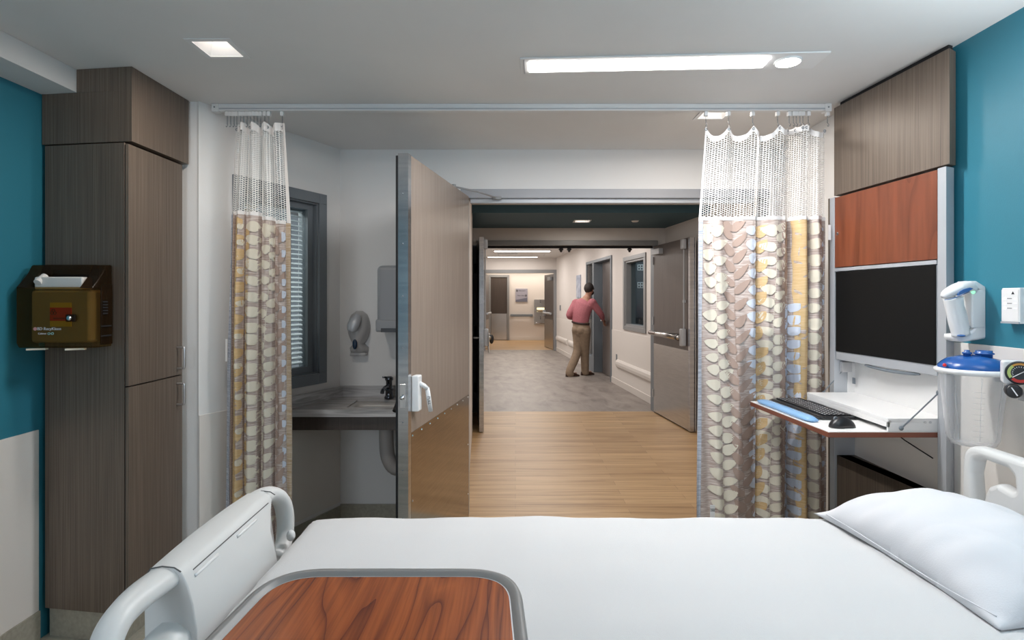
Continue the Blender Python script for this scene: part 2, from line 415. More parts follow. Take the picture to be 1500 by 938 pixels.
# ------------------------------------------------------------------ room shell
H = 2.45
YB = -1.7
def flat_holes(bm, x0, x1, y0, y1, z0, z1, holes):
    xs = sorted({x0, x1, *[h[0] for h in holes], *[h[1] for h in holes]}); ys = sorted({y0, y1, *[h[2] for h in holes], *[h[3] for h in holes]})
    for i in range(len(xs)-1):
        for j in range(len(ys)-1):
            cx, cy = (xs[i]+xs[i+1])/2, (ys[j]+ys[j+1])/2
            if any(h[0] < cx < h[1] and h[2] < cy < h[3] for h in holes): continue
            box(bm, xs[i], xs[i+1], ys[j], ys[j+1], z0, z1)
D1 = (-1.232, -1.098, 2.128, 2.262)      # openings of the recessed lights in the ceiling
D2 = (.99, 1.125, 2.91, 3.045)
bm = bmesh.new(); flat_holes(bm, -2.2, 1.86, YB, 3.82, H, H+.06, [D1, D2])
struct('ceiling', bm, 'ceil', 'smooth warm grey ceiling of the patient room', 'ceiling')
struct('ceiling', B(-2.05, -1.88, YB, 2.42, 2.352, H-.001), 'ceil', 'boxed-in ceiling bulkhead along the teal wall above the sharps box', 'bulkhead')
struct('floor', B(-2.2, 1.86, YB, 3.70, -.06, 0), 'vinyl', 'speckled sage beige vinyl floor under the bed', 'floor')
struct('wall_left', B(-2.2, -2.05, YB, 2.90, 0, H), 'teal', 'dark teal painted wall beside the tall cabinet', 'wall')
struct('trim_1', B(-2.05, -2.042, YB, 2.40, .13, .906), 'wains', 'cream wall panel below the dark teal paint', 'wall panel', bevel=.002)
struct('baseboard_left', B(-2.05, -2.036, YB, 2.40, 0, .13), 'vinyl', 'sage beige cove base below the cream panel', 'baseboard')
struct('wall_return', B(-2.05, -1.576, 2.79, 2.94, 0, H), 'white', 'narrow off white wall return behind the tall cabinet', 'wall')
# angled wall with the blind window
AO = (-1.576, 2.785); AD = (.4233, .906); AN = (.906, -.4233)
AM = frame_matrix(AO, AD, AN)
bm = bmesh.new(); cells(bm, 0, 1.16, 0, H, -.16, 0, [(.25, .795, 1.0, 2.062)])
struct('wall_angled', bm, 'white', 'off white slanting wall with the blind-covered window', 'wall', xf=AM)
struct('trim_2', B(0, .992, .0, .006, .13, .886), 'wains', 'cream wall panel with a thin ledge on the slanting wall', 'wall panel', xf=AM, bevel=.002)
struct('baseboard_angled', B(0, .992, .0, .012, 0, .105), 'vinyl', 'cove base along the foot of the slanting wall', 'baseboard', xf=AM)
w = sthing('window_1', 'dark grey framed window in the slanting wall behind the bunched curtain', 'window', AM @ Vector((.52, 0, 1.5)))
bm = bmesh.new(); cells(bm, .188, .859, .935, 2.125, 0, .018, [(.25, .795, 1.0, 2.062)]); struct('window_frame', bm, 'frame', '', '', w, xf=AM, bevel=.002)
bm = bmesh.new(); cells(bm, .25, .795, 1.0, 2.062, -.15, 0, [(.258, .787, 1.008, 2.054)])
cells(bm, .258, .787, 1.008, 2.054, -.075, -.03, [(.29, .745, 1.045, 2.02)]); struct('window_reveal', bm, 'frame', '', '', w, xf=AM)
struct('window_pane', B(.29, .745, -.055, -.049, 1.045, 2.02), 'glass', '', '', w, xf=AM)
bl = thing('window_blind', 'pale horizontal slat blind hanging behind the grey framed window', 'blind', AM @ Vector((.52, -.1, 2.04)))
bm = bmesh.new()
z = 1.06
while z < 2.0:
    a = .011
    v = [bm.verts.new(q) for q in ((.262, -.128, z+a), (.783, -.128, z+a), (.783, -.096, z-a*.2), (.262, -.096, z-a*.2))]
    v2 = [bm.verts.new(q) for q in ((.262, -.128, z+a+.002), (.783, -.128, z+a+.002), (.783, -.096, z-a*.2+.002), (.262, -.096, z-a*.2+.002))]
    bm.faces.new(v); bm.faces.new(v2[::-1])
    for i in range(4): bm.faces.new((v[i], v2[i], v2[(i+1) % 4], v[(i+1) % 4]))
    z += .0295
obj('slats', bm, 'blind', bl, xf=AM)
obj('headrail', B(.262, .783, -.14, -.09, 2.01, 2.05), 'blind', bl, xf=AM)
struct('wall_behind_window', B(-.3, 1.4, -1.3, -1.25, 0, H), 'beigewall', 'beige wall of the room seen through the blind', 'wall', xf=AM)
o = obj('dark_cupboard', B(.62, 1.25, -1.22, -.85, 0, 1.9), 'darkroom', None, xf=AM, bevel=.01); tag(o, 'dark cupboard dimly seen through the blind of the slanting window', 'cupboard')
# alcove / door wall
struct('wall_door', (lambda b: (cells(b, -1.40, 1.86, 0, H, 3.686, 3.82, [(-.355, 1.66, 0, 2.18)]), b)[1])(bmesh.new()), 'white', 'off white wall of the sink alcove and above the wide doorway', 'wall')
struct('baseboard_alcove', B(-1.15, -.37, 3.674, 3.686, 0, .115), 'vinyl', 'cove base below the sink on the alcove wall', 'baseboard')
struct('wall_right', B(1.71, 1.86, YB, 2.80, 0, H), 'teal', 'bright teal painted wall carrying the scanner and the gauge', 'wall')
struct('wall_right', B(1.70, 1.86, 2.862, 3.70, 0, H), 'white', 'off white wall seen through the netting of the wide curtain', 'wall')
struct('wall_right', B(1.71, 1.86, 2.80, 2.862, 0, H), 'white', 'narrow wall strip behind the far silver post', 'wall')
struct('trim_3', B(1.700, 1.71, YB, 2.862, .13, 1.30), 'wains', 'cream wall panel with a thin ledge below the bright teal paint', 'wall panel', bevel=.002)
struct('baseboard_right', B(1.692, 1.71, YB, 2.1, 0, .13), 'vinyl', 'cove base along the bed-head wall', 'baseboard')
# door frame of the patient room
fr = sthing('door_1', 'wide grey steel door frame of the patient room doorway', 'door frame', (.65, 3.72, 0))
bm = bmesh.new()
cells(bm, -.36, 1.665, 2.128, 2.187, 3.672, 3.70); box(bm, -.355, 1.66, 3.70, 3.835, 2.135, 2.18)
struct('frame_head', bm, 'framehead', '', '', fr, bevel=.002)
struct('frame_track', B(-.30, 1.60, 3.70, 3.735, 2.098, 2.135), 'silverpaint', '', '', fr, bevel=.004)
for x0, x1 in ((-.355, -.315), (1.62, 1.66)):
    struct('jamb', B(x0, x1, 3.676, 3.835, 0, 2.135), 'framel', '', '', fr, bevel=.002)

# ------------------------------------------------------------------ corridor shell
struct('floor', B(-2.0, 3.4, 3.70, 7.26, -.06, 0), 'wood', 'honey oak plank floor between the two doorways', 'floor')
struct('floor', B(-3.0, 3.4, 7.26, 15.9, -.06, 0), 'tile', 'mottled grey tile floor of the long corridor', 'floor')
struct('floor', B(-3.0, 3.4, 15.9, 19.8, -.06, 0), 'wood', 'strip of oak plank floor at the far end of the corridor', 'floor')
struct('ceiling', B(-.75, 3.2, 3.82, 5.93, 2.46, 2.56), 'ceil', 'pale vestibule ceiling just past the patient room door', 'ceiling')
VL = (.70, .86, 6.48, 6.64)
bm = bmesh.new(); flat_holes(bm, -.75, 3.2, 5.93, 7.22, 2.374, 2.56, [VL])
struct('ceiling', bm, 'darkteal', 'lowered dark teal ceiling in front of the steel double doors', 'ceiling')
prismL = [(-.335, 3.835), (-.48, 6.25), (-.62, 6.25), (-.62, 7.22), (-.80, 7.22), (-.80, 3.835)]
bm = bmesh.new(); prism(bm, prismL, 0, 2.46); struct('wall_vestibule_west', bm, 'warm', 'cream side wall glimpsed past the open wood door', 'wall')
bm = bmesh.new(); prism(bm, [(1.70, 3.82), (2.28, 3.82), (2.03, 6.23), (1.93, 7.22), (2.3, 7.22), (2.6, 3.7), (1.70, 3.7)], 0, 2.46)
struct('wall_vestibule_east', bm, 'warm', 'shaded cream vestibule wall behind the open steel door', 'wall')
bm = bmesh.new(); prism(bm, [(2.28, 3.84), (2.03, 6.23), (1.934, 7.21), (1.920, 7.21), (2.016, 6.23), (2.266, 3.84)], 0, .10)
struct('baseboard_vestibule', bm, 'guard', 'cream baseboard behind the open steel door', 'baseboard')
struct('wall_doors', (lambda b: (cells(b, -1.3, 2.3, 0, 2.62, 7.22, 7.36, [(-.50, 1.83, 0, 2.20)]), b)[1])(bmesh.new()), 'warm', 'cream wall above the steel double doors', 'wall')
fr = sthing('door_2', 'grey frame around the steel double doors', 'door frame', (.66, 7.25, 0))
bm = bmesh.new(); box(bm, -.50, 1.83, 7.19, 7.38, 2.148, 2.212); struct('frame_head', bm, 'framel', '', '', fr, bevel=.004)
for x0, x1 in ((-.56, -.462), (1.782, 1.85)):
    struct('jamb', B(x0, x1, 7.19, 7.38, 0, 2.15), 'frame', '', '', fr, bevel=.003)
struct('door_stop', B(-.46, 1.78, 7.27, 7.31, 2.12, 2.148), 'gap', '', '', fr)
# long corridor
RO = (1.900, 7.6); RD = Vector((-.0935, 1, 0)).normalized(); RN = Vector((-RD.y, RD.x, 0))
RM = frame_matrix(RO, RD, RN)
def sY(Y): return (Y-7.6)/RD.y          # distance along the corridor wall of depth Y
bm = bmesh.new(); cells(bm, sY(7.30), sY(15.66), 0, 2.62, -.16, 0, [(sY(8.05), sY(9.0), 1.03, 2.06), (sY(9.87), sY(11.74), 0, 2.18)])
struct('wall_corridor_east', bm, 'warm', 'cream corridor wall with the window and the man in the doorway', 'wall', xf=RM)
bm = bmesh.new()
for a, b in ((7.34, 9.82), (11.80, 15.6)): box(bm, sY(a), sY(b), 0, .007, .10, .925)
struct('trim_4', bm, 'wains', 'cream wall panel and ledge along the corridor', 'wall panel', xf=RM, bevel=.002)
bm = bmesh.new()
for a, b in ((7.34, 9.82), (11.80, 15.6)): box(bm, sY(a), sY(b), 0, .016, 0, .105)
struct('baseboard_corridor', bm, 'guard', 'cream baseboard along the corridor wall', 'baseboard', xf=RM, bevel=.004)
LM = frame_matrix((-.52, 7.36), RD, RN)
struct('wall_corridor_west', B(0, 8.4, 0, .14, 0, 2.62), 'warm', 'cream corridor wall hidden behind the open left leaf', 'wall', xf=LM)
struct('ceiling', B(-3.0, 3.2, 7.36, 15.66, 2.6, 2.66), 'ctile', 'suspended tile ceiling of the long corridor', 'ceiling')
struct('ceiling', B(-3.0, 3.2, 15.80, 19.8, 2.6, 2.66), 'ceil', 'ceiling at the far end of the corridor', 'ceiling')
struct('wall_far_doors', (lambda b: (cells(b, -3.0, 3.2, 0, 2.62, 15.66, 15.80, [(-.90, 1.12, 0, 2.22)]), b)[1])(bmesh.new()), 'warm', 'cream wall above the farthest pair of corridor doors', 'wall')
fr = sthing('door_3', 'grey frame around the farthest pair of corridor doors', 'door frame', (.1, 15.7, 0))
struct('frame_head', B(-.92, 1.16, 15.63, 15.83, 2.175, 2.265), 'framel', '', '', fr)
for x0, x1 in ((-.93, -.85), (1.075, 1.16)): struct('jamb', B(x0, x1, 15.63, 15.83, 0, 2.18), 'framel', '', '', fr)
struct('wall_end', B(-3.0, 3.2, 19.6, 19.75, 0, 2.62), 'warm', 'cream end wall of the corridor with the sign and fountain', 'wall')
struct('baseboard_end', B(-.2, 1.4, 19.585, 19.6, 0, .11), 'guard', 'cream baseboard on the corridor end wall', 'baseboard')
struct('wall_end_east', B(1.5, 1.65, 15.80, 19.6, 0, 2.62), 'warm', 'side wall past the farthest corridor doors', 'wall')
struct('wall_end_west', B(-2.2, -2.05, 15.80, 19.6, 0, 2.62), 'warm', 'side wall past the farthest doors on the fountain side opposite', 'wall')
# room seen through the corridor window and doorway
RX = lambda *a: B(*a)
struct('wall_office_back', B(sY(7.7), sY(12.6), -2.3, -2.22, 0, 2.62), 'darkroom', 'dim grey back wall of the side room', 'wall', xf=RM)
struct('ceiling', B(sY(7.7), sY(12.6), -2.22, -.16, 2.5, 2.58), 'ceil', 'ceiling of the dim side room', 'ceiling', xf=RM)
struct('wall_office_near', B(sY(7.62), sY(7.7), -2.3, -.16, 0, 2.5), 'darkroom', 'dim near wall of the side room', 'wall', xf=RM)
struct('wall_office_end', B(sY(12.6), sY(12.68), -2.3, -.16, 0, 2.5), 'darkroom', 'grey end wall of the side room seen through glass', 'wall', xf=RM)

# window and doorway in the corridor wall
w = sthing('window_2', 'pewter framed interior window in the corridor wall', 'window', RM @ Vector((sY(8.5), 0, 1.5)))
bm = bmesh.new(); cells(bm, sY(7.97), sY(9.08), .965, 2.125, 0, .02, [(sY(8.05), sY(9.0), 1.03, 2.06)]); cells(bm, sY(8.05), sY(9.0), 1.03, 2.06, -.16, 0, [(sY(8.08), sY(8.97), 1.06, 2.03)])
struct('window_frame', bm, 'framel', '', '', w, xf=RM, bevel=.003)
struct('window_pane', B(sY(8.08), sY(8.97), -.09, -.084, 1.06, 2.03), 'glass', '', '', w, xf=RM)
fr = sthing('door_4', 'grey framed doorway with narrow sidelight that the man is entering', 'door frame', RM @ Vector((sY(10.8), 0, 0)))
bm = bmesh.new(); cells(bm, sY(9.80), sY(11.82), 0, 2.225, -.17, .02, [(sY(9.87), sY(11.10), -1, 2.17), (sY(11.24), sY(11.74), .30, 2.17)])
struct('frame_head', bm, 'frame', '', '', fr, xf=RM, bevel=.003)
struct('sidelight_pane', B(sY(11.24), sY(11.74), -.09, -.084, .30, 2.17), 'glass', '', '', fr, xf=RM)
# shelving unit with receptacles on the office wall
o = obj('office_shelf', B(sY(10.1), sY(10.9), -.75, -.60, 1.66, 1.69), 'silverpaint', None, xf=RM, bevel=.003); tag(o, 'grey shelf seen through the corridor window', 'shelf')
for k, zz in enumerate((1.80, 1.42)):
    ot = thing('wall_outlet', ('upper' if k == 0 else 'lower')+' white four-socket outlet plate seen through the corridor window', 'outlet', RM @ Vector((sY(9.95), -.6, zz)), 'outlet plates behind the corridor window')
    # a column panel carries the plates
    X0 = P(938, 392 if k == 0 else 418, 9.95)
    ot.location = X0
    obj('plate', B(X0.x-.055, X0.x+.055, X0.y-.008, X0.y, X0.z-.055, X0.z+.055), 'plastic', ot, bevel=.004)
    bm = bmesh.new()
    for dx in (-.024, .024):
        for dz in (-.024, .024): cyl(bm, (X0.x+dx, X0.y-.010, X0.z+dz), (X0.x+dx, X0.y-.002, X0.z+dz), .014)
    obj('sockets', bm, 'ink', ot)
XA = P(938, 400, 9.97)
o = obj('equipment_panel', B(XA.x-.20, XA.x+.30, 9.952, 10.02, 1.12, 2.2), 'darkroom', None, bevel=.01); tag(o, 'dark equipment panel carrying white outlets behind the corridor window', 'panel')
# far-off seated person glimpsed in that room is built with the people below

# ------------------------------------------------------------------ doors
def leaf(H_, F_, th, ztop, face, kick, kz, name, label, group=None, flip=1, edge='steeled', kickface=True):
    """door leaf from hinge H_ to free edge F_; local (u along leaf, n towards the visible face, z)"""
    u = Vector((F_[0]-H_[0], F_[1]-H_[1], 0)); L = u.length; u.normalize(); n = Vector((-u.y, u.x, 0))*flip
    X = frame_matrix(H_, u, n)
    t = thing(name, label, 'door', (H_[0], H_[1], 0), group)
    obj('door_panel', B(0, L-.004, -th, 0, .012, ztop), face, t, xf=X, bevel=.0015)
    bm = bmesh.new(); box(bm, L-.006, L, -th-.001, .003, .012, ztop); box(bm, L-.04, L-.005, .0, .003, .012, ztop)
    obj('edge_guard', bm, edge, t, xf=X)
    if kick: obj('kick_plate', B(.01, L-.042, 0, .003, .02, kz), kick, t, xf=X)
    return t, X, L
# big wood door of the patient room
t, X, L = leaf((-.305, 3.655), (-.494, 2.5625), .045, 2.135, 'lamdoor', 'kick', .843, 'entry_door', 'wide open wood door with a tall metal kick plate beside the sink', flip=-1 if False else 1)
# make sure the visible face points to +x
bm = bmesh.new()
for i in range(9):
    uu = .03+i*(L-.09)/8; lathe(bm, [(.0055, 0), (.004, .002), (0, .0025)], (uu, .003, .826), (0, 1, 0), 8)
for zz in (.2, .52):
    for uu in (.03, L-.06): lathe(bm, [(.0055, 0), (.004, .002), (0, .0025)], (uu, .003, zz), (0, 1, 0), 8)
obj('screws', bm, 'chrome', t, xf=X)
bm = bmesh.new()
for zz in (1.95, 1.72, 1.48, 1.24, .9, .68, .46, .24): lathe(bm, [(.004, 0), (.003, .0012), (0, .0015)], (L, -.023, zz), (1, 0, 0), 8)
obj('edge_screws', bm, 'frame', t, xf=X)
obj('astragal', B(L-.02, L+.002, -.056, -.046, .012, 2.125), 'gap', t, xf=X)
lk = obj('latch_plate', B(L, L+.002, -.036, -.010, .965, 1.075), 'chrome', t, xf=X, bevel=.001)
bm = bmesh.new(); lathe(bm, [(.011, 0), (.011, .008), (.007, .012), (0, .013)], (L+.002, -.023, 1.015), (1, 0, 0), 16); obj('latch_bolt', bm, 'chrome', lk, xf=X)
# paddle handle
esc = obj('handle_plate', (lambda b: (prism(b, [(L-.105, .0), (L-.045, .0), (L-.05, .035), (L-.10, .035)], .940, 1.108), b)[1])(bmesh.new()), 'plastic', t, xf=X, bevel=.006)
bm = bmesh.new(); tube(bm, [(L-.075, .03, 1.068), (L-.082, .050, 1.058), (L-.088, .066, 1.043)], [.013, .011, .010], 12); 
tube(bm, [(L-.088, .064, 1.048), (L-.090, .072, .99), (L-.092, .080, .935)], [.011, .012, .011], 12, side=(0, 1, 0), ry=.006)
obj('paddle', bm, 'plastic', esc, xf=X, smooth=True)
pxm = X @ Matrix.Translation((0, 0, 0))
po = X @ Vector((L-.090, .075, .990)); un = (X.to_3x3() @ Vector((1, 0, 0))); 
text('lettering', 'PULL', .018, axes((po.x, po.y-.0135, po.z), (.10, 0, -1), (1, 0, .10)), 'ink', esc)
bm = bmesh.new(); tube(bm, [(L-.075, -.045, 1.03), (L-.080, -.065, 1.02), (L-.082, -.075, .98), (L-.085, -.098, .93)], [.014, .011, .012, .010], 12)
obj('back_paddle', bm, 'darkchrome', t, xf=X, smooth=True)
# closer arm from the leaf to the frame
bm = bmesh.new(); a = X @ Vector((.28, -.02, 2.145)); b = P(728, 290, 3.68)
tube(bm, [a, P(700, 281, 3.45), b], .006, 8); cyl(bm, a+Vector((0, 0, -.02)), a+Vector((0, 0, .012)), .014)
box(bm, b.x-.03, b.x+.03, b.y-.02, b.y+.005, b.z-.012, b.z+.008)
obj('closer_arm', bm, 'framel', t)

def exit_device(t, X, L, s=1):
    """panic bar with its vertical rods on the visible face"""
    c = obj('latch_case', B(L-.16, L-.085, .003, .06, .935, 1.13), 'silverpaint', t, xf=X, bevel=.012)
    bm = bmesh.new(); tube(bm, [(.02, .055, 1.03), (.34, .065, 1.03), (L-.15, .065, 1.03)], [.028, .030, .032], 14); 
    obj('push_bar', bm, 'steel', t, xf=X, smooth=True)
    bm = bmesh.new(); cyl(bm, (L-.20, .065, 1.03), (L-.158, .065, 1.03), .036); obj('bar_collar', bm, 'black', t, xf=X)
    bm = bmesh.new(); box(bm, .0, .05, .0, .05, 1.0, 1.06); obj('bar_bracket', bm, 'framel', t, xf=X, bevel=.008)
    bm = bmesh.new(); cyl(bm, (L-.115, .022, 1.13), (L-.115, .022, 2.07), .008, n=10); box(bm, L-.13, L-.10, .003, .03, 1.42, 1.45)
    obj('latch_rod', bm, 'silverpaint', t, xf=X)
    obj('top_latch', B(L-.15, L-.08, .003, .05, 2.015, 2.125), 'silverpaint', t, xf=X, bevel=.008)
t, X, L = leaf((1.778, 7.20), (1.906, 6.106), .045, 2.138, 'leafdoor', 'steel', .892, 'corridor_door', 'open steel-kicked door leaf with push bar beside the right curtain, swung towards the room', 'steel double doors', flip=-1)
exit_device(t, X, L)
obj('edge_strip', B(L-.01, L+.012, -.062, -.050, .012, 2.138), 'steeled', t, xf=X)
obj('closer_box', B(.06, .33, .003, .06, 2.015, 2.085), 'silverpaint', t, xf=X, bevel=.004)
bm = bmesh.new(); tube(bm, [(L-.10, -.05, 1.0), (L-.10, -.10, 1.0), (L-.20, -.11, 1.0)], .010, 10); obj('back_lever', bm, 'silverpaint', t, xf=X, smooth=True)
for zz in (.25, 1.18, 1.95):
    bm = bmesh.new(); cyl(bm, (-.006, .006, zz-.05), (-.006, .006, zz+.05), .010, n=10); obj('hinge', bm, 'silverpaint', t, xf=X)
t, X, L = leaf((-.455, 7.20), (-.348, 6.106), .045, 2.138, 'leafdoor', 'steel', .892, 'corridor_door', 'open door leaf seen edge-on just past the big wood door', 'steel double doors', flip=1)
exit_device(t, X, L)
obj('notice', B(L-.30, L-.06, .06, .066, .86, 1.08), 'plastic', t, xf=X)
bm = bmesh.new(); tube(bm, [(L-.10, -.045, 1.03), (L-.10, -.095, 1.03), (L-.16, -.10, 1.03)], .010, 10); obj('back_lever', bm, 'silverpaint', t, xf=X, smooth=True)
for zz in (.32, 1.05, 1.85):
    bm = bmesh.new(); cyl(bm, (.004, -.055, zz-.06), (.004, -.055, zz+.06), .02, n=10); obj('hinge', bm, 'gap', t, xf=X)
# black panel that paints the shade in the side recess
o = obj('recess_shade', B(-.618, -.60, 6.30, 7.15, 0, 2.2), 'gap', None, bevel=.003); tag(o, 'black panel painting the shade of the narrow recess past the wood door', 'door')
# man's door
t, X, L = leaf((1.80, 9.93), (1.70, 10.97), .045, 2.165, 'leafdoor', None, 0, 'office_door', 'dark wood door slightly ajar under the hand of the man', flip=1)
bm = bmesh.new(); 
obj('gap_filler', B(0.0, .01, -.06, -.045, .01, 2.1), 'gap', t, xf=X)
cyl(bm, (L-.07, 0, 1.03), (L-.07, .05, 1.03), .012); tube(bm, [(L-.07, .05, 1.03), (L-.18, .055, 1.03)], .010, 10); lathe(bm, [(.028, 0), (.028, .006), (0, .007)], (L-.07, 0, 1.03), (0, 1, 0))
obj('lever', bm, 'chrome', t, xf=X, smooth=True)
# far pair
t, X, L = leaf((1.07, 15.84), (.875, 16.85), .045, 2.16, 'leafdoor', 'steel', .85, 'far_corridor_door', 'steel-kicked door leaf standing open beside the drinking fountain', 'farthest corridor doors', flip=1)
obj('closer_box', B(.12, .42, .003, .07, 1.98, 2.08), 'silverpaint', t, xf=X, bevel=.004)
bm = bmesh.new(); tube(bm, [(.05, .06, 1.03), (L-.1, .06, 1.03)], .03, 12); box(bm, L-.16, L-.06, .003, .07, .95, 1.12); obj('push_bar', bm, 'silverpaint', t, xf=X)
t, X, L = leaf((-.86, 15.84), (-.80, 16.9), .045, 2.16, 'leafdoor', 'steel', .85, 'far_corridor_door', 'narrow sliver of open door leaf in front of the dark far door', 'farthest corridor doors', flip=-1)
bm = bmesh.new(); tube(bm, [(.05, .06, 1.03), (L-.1, .06, 1.03)], .03, 12); obj('push_bar', bm, 'silverpaint', t, xf=X)
# closed door at the corridor end
t = thing('end_door', 'closed dark door with steel lower half on the corridor end wall', 'door', (-.56, 19.6, 0))
bm = bmesh.new(); cells(bm, -.93, -.215, 0, 2.28, 19.53, 19.6, [(-.86, -.29, -1, 2.20)]); obj('frame', bm, 'framel', t, bevel=.004)
obj('door_panel', B(-.86, -.29, 19.56, 19.598, .01, 2.20), 'lamd', t); obj('kick_plate', B(-.85, -.30, 19.553, 19.56, .02, .93), 'steel', t)

# ------------------------------------------------------------------ corridor fittings
def corridor_lamp(x0, x1, Y, label):
    t = thing('ceiling_lamp', label, 'light', ((x0+x1)/2, Y, 2.6), 'corridor ceiling lamps')
    obj('housing', B(x0-.03, x1+.03, Y-.09, Y+.09, 2.585, 2.6), 'plastic', t)
    obj('diffuser', B(x0, x1, Y-.055, Y+.055, 2.578, 2.584), 'clamp', t)
corridor_lamp(-.50, .82, 13.3, 'long glowing strip lamp in the corridor ceiling, first one past the double doors')
corridor_lamp(-.74, .59, 15.2, 'long glowing strip lamp in the corridor ceiling, the second and smaller looking one')
t = thing('air_vent', 'grey grille in the corridor tile ceiling between the strip lamps', 'vent', (-.2, 14.2, 2.6))
bm = bmesh.new(); box(bm, -.45, .05, 14.0, 14.3, 2.59, 2.6); obj('grille', bm, 'silverpaint', t)
for lx, ly, lab in ((830, 13, 'small dark latch strike under the door frame head, left one of the close pair'), (842, 13, 'small dark latch strike under the door frame head, right one of the close pair'), (932, 13, 'small dark latch strike near the closer of the open steel door')):
    q = P(lx-7, 361.5, 7.17)
    bm = bmesh.new(); lathe(bm, [(0, 0), (.025, -.003), (.035, -.018), (.018, -.030), (.014, -.05), (0, -.052)], (q.x, 7.29, 2.12), n=14)
    tag(obj('door_stop_bracket', bm, 'black', None, smooth=True), lab.replace('sprinkler rosette', 'latch strike').replace('ceiling fitting', 'latch strike'), 'latch strike', 'latch strikes')
# dark soffit downlight
def downlight(D, z, label, group, depth=.11, m='down', trim='plastic'):
    cx, cy = (D[0]+D[1])/2, (D[2]+D[3])/2
    t = thing('recessed_light', label, 'light', (cx, cy, z), group)
    bm = bmesh.new(); flat_holes(bm, D[0]-.02, D[1]+.02, D[2]-.02, D[3]+.02, z-.004, z-.0005, [D]); obj('trim_ring', bm, trim, t)
    bm = bmesh.new(); i = .035
    lo = [(D[0], D[2]), (D[1], D[2]), (D[1], D[3]), (D[0], D[3])]; hi = [(D[0]+i, D[2]+i), (D[1]-i, D[2]+i), (D[1]-i, D[3]-i), (D[0]+i, D[3]-i)]
    a = [bm.verts.new((*p, z)) for p in lo]; b = [bm.verts.new((*p, z+depth)) for p in hi]
    for k in range(4): bm.faces.new((a[k], a[(k+1) % 4], b[(k+1) % 4], b[k]))
    obj('reflector', bm, trim, t)
    obj('lens', B(hi[0][0], hi[1][0], hi[0][1], hi[2][1], z+depth-.004, z+depth), m, t)
    return t
downlight(D1, H, 'square recessed ceiling light above the tall brown cabinet', None)
downlight(D2, H, 'square recessed ceiling light just past the curtain track', None)
downlight(VL, 2.374, 'small square recessed light in the dark teal ceiling', None)
q = (1.40, 6.55)
bm = bmesh.new(); lathe(bm, [(0, -.012), (.03, -.012), (.045, 0)], (q[0], q[1], 2.374), n=20); tag(obj('sprinkler_cover', bm, 'plastic', None, smooth=True), 'tiny round cover disc in the dark teal ceiling', 'sprinkler')
# wall guards
for a, b, lab in ((7.45, 9.43, 'cream bumper rail under the corridor window'), (12.55, 13.75, 'cream bumper rail on the corridor wall behind the man'), (13.95, 15.5, 'short cream bumper rail on the corridor wall beside the farthest doors')):
    t = thing('bumper_rail', lab, 'bumper rail', RM @ Vector((sY((a+b)/2), 0, .37)), 'corridor bumper rails')
    bm = bmesh.new(); pts = [(0, .30), (.02, .30), (.042, .33), (.048, .37), (.042, .41), (.02, .44), (0, .44)]
    A = [bm.verts.new((sY(a), p, z)) for p, z in pts]; Bv = [bm.verts.new((sY(b), p, z)) for p, z in pts]
    for k in range(len(pts)-1): bm.faces.new((A[k], A[k+1], Bv[k+1], Bv[k]))
    bm.faces.new(A); bm.faces.new(Bv); bm.faces.new((A[0], A[-1], Bv[-1], Bv[0]))
    obj('rail_cover', bm, 'guard', t, xf=RM, smooth=False)
t = thing('wall_plate', 'dark outlet plate at the end of the bumper rail under the corridor window', 'outlet', RM @ Vector((sY(9.48), 0, .45)))
obj('plate', B(sY(9.45), sY(9.53), 0, .01, .40, .52), 'frame', t, xf=RM, bevel=.002)
t = thing('card_reader', 'small dark switch on the cream wall beside the hinge of the steel door', 'switch', RM @ Vector((sY(7.75), 0, 1.2)))
obj('plate', B(sY(7.66), sY(7.73), 0, .015, 1.15, 1.30), 'frame', t, xf=RM, bevel=.003)
t = thing('wall_sign', 'tall pale blue notice on the corridor wall above the man', 'sign', RM @ Vector((sY(12.6), 0, 1.75)))
obj('panel', B(sY(12.38), sY(12.82), 0, .02, 1.47, 1.99), 'signblue', t, xf=RM, bevel=.003)
t = thing('light_switch', 'small grey switch on the corridor wall next to the farthest doors', 'switch', RM @ Vector((sY(15.0), 0, 1.2)))
obj('plate', B(sY(14.95), sY(15.08), 0, .012, 1.14, 1.28), 'frame', t, xf=RM)
# end wall: sign, rail, fountain
t = thing('direction_sign', 'square lilac grey direction sign with round arrows on the end wall', 'sign', (.2, 19.6, 1.6))
a, b = P(755.2, 423, 19.58), P(772.8, 442.5, 19.58)
obj('panel', B(a.x, b.x, 19.575, 19.6, b.z, a.z), 'signgrey', t, bevel=.003)
bm = bmesh.new(); y_ = 19.573
vs = [(a.x+.01, b.z+.01), (b.x-.01, b.z+.01), (b.x-.01, b.z+.15), ((a.x+b.x)/2, b.z+.11), (a.x+.01, b.z+.07)]
f = [bm.verts.new((p[0], y_, p[1])) for p in vs]; f2 = [bm.verts.new((p[0], y_-.001, p[1])) for p in vs]; bm.faces.new(f); bm.faces.new(f2)
obj('sign_band', bm, 'signdark', t)
bm = bmesh.new()
bm.free()
for cx, cz in ((a.x+.055, a.z-.075), (b.x-.06, a.z-.245)):
    bm = bmesh.new(); lathe(bm, [(0, .003), (.034, .003), (.034, 0)], (cx, 19.574, cz), (0, -1, 0), 20); obj('arrow_disc', bm, 'ink', t)
ex = axes((a.x+.055, 19.5705, a.z-.078), (1, 0, 0), (0, 0, 1)); text('lettering', '<', .06, ex, 'print', t)
text('lettering', '>', .06, axes((b.x-.06, 19.5705, a.z-.248), (1, 0, 0), (0, 0, 1)), 'print', t)
text('lettering', 'Elevators', .062, axes((a.x+.235, 19.573, a.z-.072), (1, 0, 0), (0, 0, 1)), 'ink', t)
text('lettering', 'Main', .062, axes((a.x+.12, 19.573, a.z-.242), (1, 0, 0), (0, 0, 1)), 'ink', t)
